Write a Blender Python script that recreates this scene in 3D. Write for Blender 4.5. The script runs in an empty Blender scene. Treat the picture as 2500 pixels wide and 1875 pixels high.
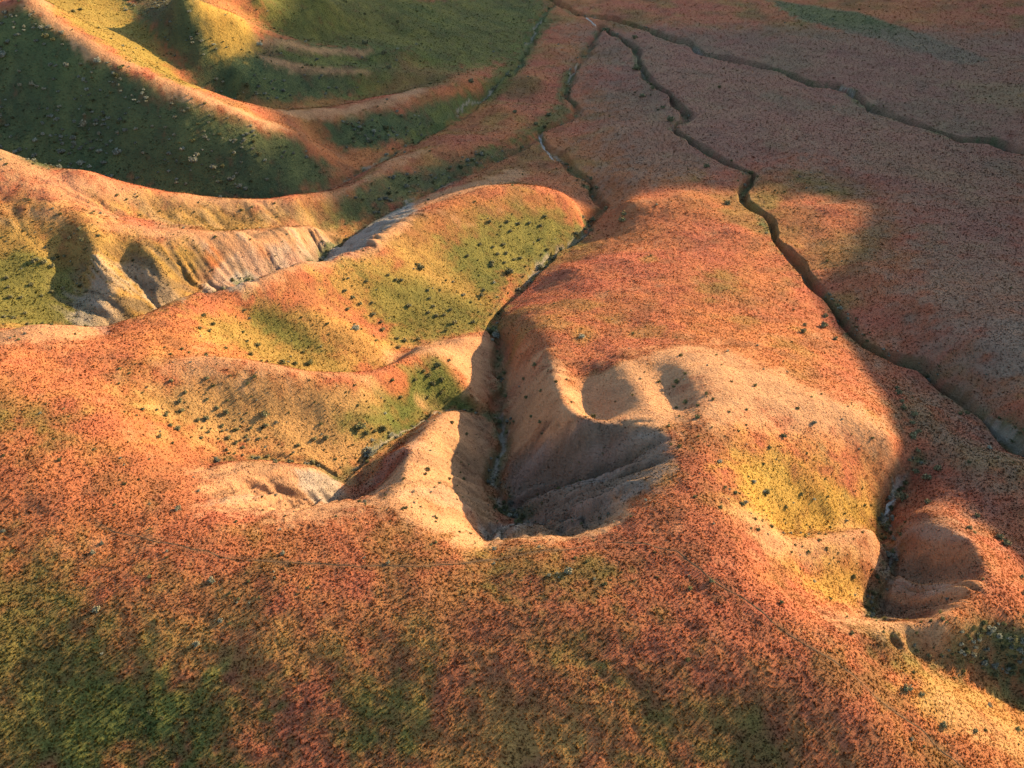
import bpy, bmesh, math, random
import numpy as np
from mathutils import Vector, Matrix

scene = bpy.context.scene
# ---------------------------------------------------------------- camera
CAM_H, CAM_PITCH = 95.0, 38.0
cam_d = bpy.data.cameras.new("camera"); cam = bpy.data.objects.new("camera", cam_d)
scene.collection.objects.link(cam); scene.camera = cam
cam.location = (0, 0, CAM_H); cam.rotation_euler = (math.radians(90-CAM_PITCH), 0, 0)
cam_d.sensor_fit = 'HORIZONTAL'; cam_d.angle = math.radians(60); cam_d.clip_end = 8000; cam_d.clip_start = 1
# ---------------------------------------------------------------- sun and sky
SUN_AZ, SUN_EL = 58.0, 17.0          # degrees clockwise from +Y, degrees above the horizon
sa, se = math.radians(SUN_AZ), math.radians(SUN_EL)
SUN = Vector((math.sin(sa)*math.cos(se), math.cos(sa)*math.cos(se), math.sin(se)))
sun_d = bpy.data.lights.new("sun", 'SUN'); sun = bpy.data.objects.new("sun", sun_d)
scene.collection.objects.link(sun)
sun_d.energy = 5.0; sun_d.angle = math.radians(.8); sun_d.color = (1, .71, .40)
sun.rotation_euler = SUN.to_track_quat('Z', 'Y').to_euler(); sun.location = SUN*400
world = bpy.data.worlds.new("World"); scene.world = world; world.use_nodes = True
wn = world.node_tree; bg = wn.nodes['Background']
sky = wn.nodes.new('ShaderNodeTexSky'); sky.sky_type = 'NISHITA'; sky.sun_disc = False
sky.sun_elevation = se; sky.sun_rotation = sa
sky.air_density = 1.0; sky.dust_density = 1.0; sky.ozone_density = 1.0
wn.links.new(sky.outputs[0], bg.inputs[0]); bg.inputs[1].default_value = .12
vs = scene.view_settings; vs.view_transform = 'Standard'; vs.look = 'None'; vs.exposure = 1.70; vs.gamma = 1; vs.use_curve_mapping = False
scene.cycles.max_bounces = 4

# heights of ridges, rims and gully floors: x, y, z in metres
CTRL_LINES = [
[(1.6,103.6,-12.6),(-0.8,107.4,-14.2),(-2.2,111.3,-15.1),(-3.7,117.7,-16.2),(-3.2,122.7,-16.8),(-1.2,128.7,-17.4),(-2.8,138.7,-18.5),(-1.3,147.4,-19.2),(-1.7,157,-20),(-2.1,164.1,-20.8),(-4.8,171.6,-21.6),(-4.1,179.2,-22.2),(0.5,191.3,-23),(6.3,202.4,-23.6),(10.7,210.4,-24),(21.1,224.9,-24.6),(22.5,234.2,-24.9),(27.8,240.6,-25),(24.7,250.8,-25.4),(23.4,259.3,-25.7),(18.5,270.9,-26.1),(10.7,287.8,-26.8),(9.5,303,-27.4),(17.8,311.3,-27.8),(23.9,319.7,-28.1),(24.7,331.7,-28.4),(20.4,341.2,-28.8),(25,370.5,-29.5),(32.8,396.9,-30.1),(41.3,435.4,-31)],
[(96.1,97.3,-8),(92.8,107.5,-9.3),(90.6,116.6,-10.5),(88.4,127,-12),(88.5,134.1,-12.8),(85.8,140.1,-13.6),(84.3,146.8,-14.2),(78.1,152.1,-14.8),(74.6,162.4,-15.8),(73.4,175.9,-16.9),(72.6,186.2,-17.6),(71.7,197.2,-18.3),(69.4,209.2,-19),(70.2,223.4,-19.8),(66.6,233.1,-20.4),(67.7,241,-20.7),(74,251.9,-21.2),(67,265.6,-22.2),(60,283.5,-23.2),(56,292.1,-23.8),(55.4,298.2,-24.1),(61.3,303.1,-24.4),(63.2,311.6,-24.8),(61,323.7,-25.4),(58.2,336.9,-26),(54.3,353.7,-27),(53.8,375.8,-28),(54.6,401.4,-29.3),(42.1,437.6,-31)],
[(190,229.4,-18),(178.9,251.8,-19.8),(164.3,270.1,-21.5),(158.9,281,-22.3),(149.2,282.2,-22.8),(145,291.9,-23.4),(136.8,306.5,-24.2),(130.4,321.2,-25),(129.1,335.8,-25.6),(125.4,344,-26),(118.1,346.4,-26.3),(111.4,361.3,-27),(95.8,378.1,-28),(82.6,390.9,-28.8),(79,408,-29.3),(60.8,435.8,-30.5),(47.2,453.5,-31.2),(32.2,460.5,-31.6),(21.6,489.9,-32.5)],
[(-2.8,136.5,-17.6),(-9.2,137.9,-17),(-15.3,135.6,-16),(-17.9,130.8,-14.8),(-20.9,125.6,-13.5),(-24.5,119.7,-12.2),(-27.3,114.2,-11.3),(-29.5,110.6,-10.6),(-33.8,112.8,-9.6),(-43.1,112.1,-7.2),(-50.6,107.5,-4)],
[(-26.6,109.2,-11.5),(-28.1,106.6,-10.5)],
[(-49.7,102.8,-2),(-44.1,105.6,-3.8),(-38.7,107.2,-5.5),(-32.8,108.7,-7.5),(-29.9,107.8,-9)],
[(-10.9,132.8,-14.5),(-13.2,129,-12.5),(-14.3,125.4,-11),(-15.5,120.5,-9.5),(-15.5,116.5,-8.5),(-17.9,112.7,-7.2),(-18.2,106.8,-5.5),(-18.5,100.9,-3.8),(-20.1,95.2,-1.8)],
[(-78.6,119.6,5),(-69.1,121.6,2.5),(-57,127.6,0),(-49.3,129.3,-1.5),(-42.7,128.4,-3),(-34.7,129.3,-5.5),(-27,133.4,-8.5),(-23.4,140.2,-10.5),(-19.9,144.5,-11.5),(-15,149.6,-13)],
[(-18.5,112,-7),(-21.6,112.9,-9),(-25,113,-11)],
[(-21.1,109.8,-9),(-24.6,109.6,-11)],
[(-18.6,100.8,-3.9),(-22.1,103.2,-6.6),(-25.3,104.7,-9)],
[(-66.1,126.7,2),(-56.4,133.2,-2),(-48.6,137.1,-6.5),(-39,139.6,-11),(-31.5,142.5,-14),(-26.8,146.9,-15.8),(-25.2,154.4,-17.5),(-18.7,164,-19.6),(-4.7,169.4,-21.4)],
[(-87.5,122.8,6),(-87.9,132.9,3.5),(-81.6,136.7,1.5),(-76.9,136.7,0),(-72.7,144,-1.5),(-64.9,155.9,-4),(-57,158.2,-5),(-51.3,167.4,-6),(-46.7,174.2,-7.6),(-41,176.7,-9.4),(-36.8,184.2,-10.3),(-31.5,194.2,-11.2),(-26.6,202.9,-12),(-18.1,216.8,-13.8),(-5.9,227.6,-15),(5.8,232.7,-17),(15.2,234,-19.5),(20.2,230.6,-23.2)],
[(-53.4,158.4,-6.5),(-46,158.7,-9),(-40.2,158.1,-11),(-34.5,157.4,-13.5),(-28.8,154.1,-16)],
[(-56.5,154.8,-6.7),(-50.6,152.1,-9.5),(-44.6,149,-12)],
[(-95.4,150.8,-7.2),(-83.3,151,-9.2),(-78.3,157,-10),(-73.7,163.4,-11.5),(-68.9,170.9,-13),(-65.5,177.7,-14),(-58.7,184.8,-15.5),(-51.9,192.2,-17),(-49.5,200.8,-18.2),(-46.1,209,-18.9),(-42.2,215.9,-19.3),(-37.2,225.8,-20.2),(-31.6,234.7,-21.3),(-18.1,255.9,-24),(-3.9,274.9,-25.5),(8.7,294.6,-26.8)],
[(-101.5,193.5,1.5),(-95.8,190.7,-1.3),(-84.1,186,-4.3),(-74.3,187.6,-7),(-69.4,188.8,-8.4),(-61.9,193.2,-10.3),(-56.3,198,-12),(-51.4,207.3,-15)],
[(-126.3,195.6,11),(-120.1,196.8,9),(-115.6,197,6.6),(-111,196.2,4.6),(-107.5,196.3,3.5),(-103.2,199.2,3),(-95.6,200.2,-0.5),(-88.9,201.5,-3.6),(-77.6,207.5,-7.6),(-65.8,210.7,-10.6),(-57.4,215.3,-12.5),(-51.4,222.1,-14.5),(-46.1,228.3,-16),(-40.8,241.9,-17.6),(-37.6,257.4,-19.3),(-29.2,268.5,-20.8),(-16.1,277,-22.4),(-3.7,285.1,-24.2),(5.5,296.3,-26)],
[(-91,197.3,-4),(-81.1,199.2,-7.6),(-70.7,201.1,-10.8),(-60.3,204.9,-13.3),(-50.7,216.3,-17)],
[(-98.7,182.5,0.5),(-93.9,176.3,-2),(-89.2,168.4,-4.5),(-83.2,161.8,-7.5),(-81.4,160,-8.7)],
[(-100.5,172.6,-4.6),(-95,164.6,-6.9),(-88.6,155.8,-8.3)],
[(-84.9,178.5,-4.4),(-79.3,172.3,-6.8),(-75,167.8,-9.5)],
[(-88,174.6,-5.8),(-81.7,167.2,-8.5),(-77.7,163,-10)],
[(-139.7,226.5,-8),(-127.8,227.5,-9),(-108.7,225.9,-11),(-90,224.7,-14),(-70.7,227.8,-16.5),(-56.8,235.4,-18.3),(-52.6,245.9,-19.8),(-47.8,255.3,-20.8),(-40.6,267.1,-22.2),(-36.1,279.3,-23.2),(-20.1,315.5,-26.5),(-2.5,362.8,-28.8),(4.1,380.3,-29.5),(11.6,443.9,-31.3),(21.2,480.5,-32.3)],
[(-144.4,279,22.4),(-133.7,272,16.8),(-122.2,262.8,11.9),(-109.5,257.5,7),(-94.3,252.8,3),(-81.1,250,-1.4),(-71.2,250.6,-5.5),(-65.2,252,-8.5),(-57.1,255.5,-15.5)],
[(-143.3,334.3,8),(-121.8,308.8,2),(-104.2,289.6,-7),(-93.9,290.5,-11.5),(-78.7,292.7,-14.5),(-66,306.9,-18),(-36.4,337.5,-23)],
[(-74.7,254.4,-5.2),(-68.2,273.6,-10.5),(-54.6,287.1,-14.6),(-40.9,300.9,-16.6),(-26.4,320.9,-20.6),(-12,347.4,-25)],
[(-113.2,319.3,11.9),(-101.9,319.8,5.7),(-94.7,320.7,2.8),(-90,324.7,-2),(-74,340.2,-10),(-55.7,355.6,-16),(-39.1,371,-21)],
[(-88.9,317.8,-5),(-81.9,313.2,-8),(-70.7,319.9,-12),(-52.8,331.7,-17),(-40.5,344.6,-21)],
[(-80.6,323.4,-7.4),(-69.4,331.7,-12.4),(-51.3,347.5,-18.4)],
[(-96.6,357.4,2),(-80.9,360.8,-7.5),(-68.5,370.7,-13),(-50.2,388,-19)],
[(-108.4,349.7,4),(-88.8,348.2,-5.6),(-73.9,358.3,-12.4)],
[(-0.6,173.2,-19.8),(1.9,158.1,-15.8),(5.9,141.2,-10.7),(7.2,133.4,-8.2),(8.5,124.2,-5.3),(10,114.3,-2.5),(12.5,110.2,-1.6),(18.5,109.7,-0.6),(23.8,107.4,0.8)],
[(15.7,95.2,-0.9),(11.8,98.3,-3),(7.9,101.6,-6.1),(3.4,105.1,-10.2),(0.5,107.1,-13.1)],
[(14.1,93.1,-1.3),(10.2,94.9,-3.4),(6.5,98.4,-6.8)],
[(9.3,113.2,-4),(5.9,114.7,-7.4),(1.6,118,-12.2)],
[(19.7,106.4,-1),(16.9,106.4,-3),(11.8,107.4,-6.3),(5.8,108.8,-10.2),(0.3,110.3,-13.9)],
[(20.8,98.6,0.8),(16.7,99.1,-0.6),(13.4,100.6,-2.6),(9.9,102.4,-4.8),(6.4,104.2,-7.4)],
[(62.2,78.5,-4.4),(58.5,79.8,-6.4),(55.2,80.7,-8.8)],
[(59.2,76.8,-5),(56.6,77.9,-7)],
[(63.9,83.1,-6.6),(59.9,83.6,-8.9),(57,83.9,-10.6)],
[(66.9,94,-7.4),(64,93,-8.8),(61.6,92.4,-10.6)],
[(66,87.9,-7.2),(62.3,87.8,-9.5),(59,87.5,-11.2)],
[(12.9,136.2,-8.6),(12.9,129.2,-7.6),(13.6,122.1,-6.2),(14.6,115.5,-3.8)],
[(20,133.7,-5.6),(21.5,127,-3.6),(22.6,120.9,-2.1),(23.1,114.8,-0.5),(21.7,110,0.2)],
[(27,133.1,-4.4),(27.8,127,-3.4),(28.4,121.8,-2.3),(29.1,115.3,-0.6)],
[(24.5,104.8,1),(30.3,113.3,0.6),(30.8,124.8,-1.5),(30.5,134.9,-4),(37.9,127.6,-1.6),(44.3,122.5,-1.8),(51.8,118.8,-3),(59.6,116.5,-5.2),(65.6,115.4,-8)],
[(24.6,101,1.5),(27.4,96.4,2),(29.5,88.8,2),(31.6,82.3,1.5),(33.7,77,1),(38.8,72.2,0),(44.4,70.2,-1),(50.6,69.8,-2)],
[(35.9,85.8,-0.7),(42.1,89.2,-4),(48.1,91.9,-6.3),(53.6,94.6,-8),(57.4,96.4,-9.3)],
[(42.2,93.7,-6),(51.2,97.6,-9.6),(58.7,100.7,-12.2)],
[(72.5,116,-11.8),(67.1,110.4,-12.6),(62.9,104.4,-13.2),(61.1,98.8,-12.8),(59.9,93.4,-12.2),(57.4,88,-11.3),(54.1,82.6,-10),(52.5,79.4,-8.5)],
[(41,72.6,-1.5),(47,72,-2),(50.7,71.5,-2.5),(54.6,72.3,-2.6),(58.7,74.7,-3)],
[(66.2,100.4,-9.6),(66.9,94,-7.4),(66.5,87.5,-5.5),(65.9,83.5,-4.9),(63.5,79.9,-4.5),(60.2,76.2,-3.8)],
[(49.2,70,-3.3),(54.4,70,-4.8),(61,69.3,-7.2),(68.4,68,-10.5)],
[(46.6,66.9,-2),(52.2,65.1,-3.5),(57.7,62.6,-5.5),(64.2,60.3,-8.5)],
[(-48.4,89.1,1.5),(-40.3,88.2,1),(-33.9,88.8,0.3),(-27.7,91,-0.5),(-22.5,93,-1),(-16.8,91,-0.5),(-11,87.1,0),(-6.9,84.8,0),(-3.4,86.2,-1),(0.7,87.1,-1),(4.9,87.3,-0.8),(9.6,87.8,-0.3),(14,89.5,0.3),(20.1,93.3,1.2),(23.5,99.1,1.3)],
[(4,100.1,-9.2),(7.1,95.6,-5.3),(-3.4,99.4,-10),(-4.2,94.3,-7.2)]]
CTRL_POINTS = [(-43.4,98,-2.5),(-37.3,101,-5),(-32,102.8,-7.5),(-8.9,120.9,-12.3),(-10.4,110.6,-9.5),(-10.8,101.5,-6),(-6.8,109.2,-11.5),(-7.1,99.9,-7.5),(-18.8,119.8,-10.8),(-21.5,120,-12.4),(-11.7,149.1,-14.8),(-10,143.5,-15.4),(-7.1,140,-16.8),(-20.6,156.5,-16.5),(-11,163,-19),(-5.9,163.9,-20.5),(-16.3,139.7,-14.2),(-26.1,125,-10.3),(-37.8,121.7,-7.5),(-50.8,120.1,-4),(-59.5,116.4,-1),(-37.7,212.4,-17),(-26.7,226.6,-18),(-14.4,241,-20),(-41.6,166.6,-10.5),(-33.7,164.8,-15.5),(-23.9,168.2,-19),(-18.1,194.1,-17),(-27.9,178.9,-14.5),(-12,186.3,-20.3),(-16.9,173.5,-20),(-0.7,209.9,-20.5),(9.5,221.3,-21),(-35.3,244.3,-20.8),(-44.4,222.9,-19),(-22.7,261.8,-22.8),(-116.8,186.1,4.5),(-113.8,177.4,2),(-105.7,183.2,2.5),(-110.9,168.1,-2),(-102,169.8,-3),(-106.8,157.1,-4.5),(-100.4,161.3,-6),(-71.9,180.9,-9.4),(-72.7,174.4,-11.7),(-61.1,187.9,-12.8),(-53.8,194.8,-14.8),(-147.7,257.5,9),(-145.3,244.4,-1),(-119.7,245.7,-1.5),(-92.1,238.8,-5.5),(-71.9,237.5,-10.5),(-60.9,268.8,-16.3),(-53.7,267.2,-19.3),(-39.1,280.1,-21.3),(-105.2,302.8,-1.5),(-91.3,299.2,-6.5),(-76.5,380.4,-4),(-54,426.5,-16),(-23.4,442.7,-26.5),(-24.7,382.6,-25),(-38.3,360.1,-22.5),(-1.3,432,-29.8),(-19.5,353.8,-25),(-4.4,321.5,-26),(8.2,357.2,-28),(19.1,396.9,-29.5),(-22.9,289.3,-23.5),(3.9,305,-26.5),(37.1,369.1,-28.3),(46.1,403.4,-29.5),(34.4,297.1,-25),(45.7,285.2,-23.4),(32,255,-22.8),(54.5,246.4,-20.3),(22.9,291.4,-26),(19,252.1,-24.5),(33.6,231.6,-20.5),(52,231.9,-19.2),(59.4,210,-17.8),(28.3,194.1,-17),(14.4,193.4,-19.3),(4.8,175.3,-18.6),(19.8,163.2,-13.2),(37,176.1,-14),(53.1,176.1,-14),(63.9,175.7,-15),(13.4,144.8,-9.9),(27.5,146.6,-8.3),(38.2,154.2,-9.5),(52,150.8,-9.5),(65,151,-12),(90.6,279.9,-21.2),(88.8,223,-17.6),(107.3,239.6,-18.6),(136.5,280.3,-21.4),(107.2,205.4,-15.3),(91.7,166.2,-11.5),(110.8,175.2,-11),(137.6,216.8,-14.5),(101,142.3,-7),(93,146.5,-8.8),(93,124.3,-7.5),(82.1,182.2,-15.2),(87,334,-25.3),(71.7,347.5,-26.5),(107.8,434.1,-28.3),(139.1,392.7,-26.2),(177.2,388.1,-24.8),(215.5,381.7,-22.8),(181.5,308.2,-21),(89.6,455.5,-30),(151.7,319.8,-23.6),(3.7,123,-10.8),(3.2,141.2,-14.2),(17.7,123.6,-4.8),(48.7,138.7,-6),(59.6,134.6,-8),(67,131.2,-9.8),(70.2,123.7,-10.3),(71.7,117.9,-10.8),(36.3,104.6,0.2),(45,108,-2.4),(53.4,108.8,-5.2),(34.5,95.5,0),(43,98,-4.6),(48.1,103.5,-4.9),(51.8,100.7,-8.3),(59.4,103.6,-11.3),(43.3,85.2,-5.3),(49.5,85.4,-8.2),(53.6,85,-10.3),(37.9,79.5,-2),(44.4,77.6,-4.6),(48.6,77.7,-6),(70.7,89.8,-6.5),(70.7,85.8,-6),(71.2,82.9,-5.8),(70.5,77.3,-5.4),(73.6,98.6,-9.3),(76.7,91.8,-8.8),(76.5,84.6,-8.4),(81.2,96.7,-9.5),(67.6,78.6,-4.9),(69.2,73.3,-6),(63.4,96.2,-10),(83.1,101.3,-9),(71.3,107.2,-10.6),(79.1,111.8,-9.6),(86.3,108.7,-8.8),(78.6,126.1,-11.2),(0.7,95.4,-6),(4.8,93.9,-4.6),(9.8,92.7,-3.1),(2.7,95.1,-6.4),(7.2,93.1,-4.7),(-83.2,115,8),(-78.8,104.5,7),(-68.9,96.2,5),(-59.9,88.7,3),(-69.2,80.1,3),(-51.6,82.8,1.8),(-70.6,109.1,5),(-57.1,99.4,2),(-63.8,109.2,3),(-64.3,67.3,0.3),(-59.6,53.8,-3.8),(-48.6,73.5,1.6),(-31.2,77.2,1.7),(-12.7,77.4,1.5),(5.8,77,2),(18.5,80.7,2.3),(23.6,73.2,2),(-45.5,62,-1.5),(-22.8,61.5,-0.8),(-0.3,61.1,-0.2),(21.9,61.1,-0.1),(43.8,58.5,-1.8),(-27.1,53.6,-3.3),(-0.3,53.4,-3),(26.4,53.5,-3.1),(48.3,53.9,-4),(61.5,55.6,-7),(33.7,63.9,0.4),(0,20,-10),(60,20,-12),(-60,20,-12),(0,-60,-20),(150,0,-22),(-150,0,-22),(-200,150,15),(-250,250,32),(-320,350,48),(-250,80,5),(-150,60,0),(110,75,-7),(150,110,-7),(190,150,-5),(250,250,-6),(300,350,-11),(350,450,-16),(0,700,-40),(-350,700,25),(350,700,-25),(-200,500,18),(-60,560,-25),(120,560,-32),(260,560,-26)]
CHANNELS = [([(1.6,103.6),(-0.8,107.4),(-2.2,111.3),(-3.7,117.7),(-3.2,122.7),(-1.2,128.7),(-2.8,138.7),(-1.3,147.4),(-1.7,157),(-2.1,164.1),(-4.8,171.6),(-4.1,179.2),(0.5,191.3),(6.3,202.4),(10.7,210.4),(21.1,224.9),(22.5,234.2),(27.8,240.6),(24.7,250.8),(23.4,259.3),(18.5,270.9),(10.7,287.8),(9.5,303),(17.8,311.3),(23.9,319.7),(24.7,331.7),(20.4,341.2),(25,370.5),(32.8,396.9),(41.3,435.4)],1.8,1.3),
  ([(96.1,97.3),(92.8,107.5),(90.6,116.6),(88.4,127),(88.5,134.1),(85.8,140.1),(84.3,146.8),(78.1,152.1),(74.6,162.4),(73.4,175.9),(72.6,186.2),(71.7,197.2),(69.4,209.2),(70.2,223.4),(66.6,233.1),(67.7,241),(74,251.9),(67,265.6),(60,283.5),(56,292.1),(55.4,298.2),(61.3,303.1),(63.2,311.6),(61,323.7),(58.2,336.9),(54.3,353.7),(53.8,375.8),(54.6,401.4),(42.1,437.6)],1.7,2.2),
  ([(190,229.4),(178.9,251.8),(164.3,270.1),(158.9,281),(149.2,282.2),(145,291.9),(136.8,306.5),(130.4,321.2),(129.1,335.8),(125.4,344),(118.1,346.4),(111.4,361.3),(95.8,378.1),(82.6,390.9),(79,408),(60.8,435.8),(47.2,453.5),(32.2,460.5),(21.6,489.9)],2.4,2.4),
  ([(-2.8,136.5),(-9.2,137.9),(-15.3,135.6),(-17.9,130.8),(-20.9,125.6),(-24.5,119.7),(-27.3,114.2),(-29.5,110.6),(-33.8,112.8),(-43.1,112.1),(-50.6,107.5)],1.2,0.6),
  ([(-95.4,150.8),(-83.3,151),(-78.3,157),(-73.7,163.4),(-68.9,170.9),(-65.5,177.7),(-58.7,184.8),(-51.9,192.2),(-49.5,200.8),(-46.1,209),(-42.2,215.9),(-37.2,225.8),(-31.6,234.7),(-18.1,255.9),(-3.9,274.9),(8.7,294.6)],1.3,0.8),
  ([(72.5,116),(67.1,110.4),(62.9,104.4),(61.1,98.8),(59.9,93.4),(57.4,88),(54.1,82.6),(52.5,79.4)],1.3,0.8),
  ([(-139.7,226.5),(-127.8,227.5),(-108.7,225.9),(-90,224.7),(-70.7,227.8),(-56.8,235.4),(-52.6,245.9),(-47.8,255.3),(-40.6,267.1),(-36.1,279.3),(-20.1,315.5),(-2.5,362.8),(4.1,380.3),(11.6,443.9),(21.2,480.5)],1.6,0.9)]
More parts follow.
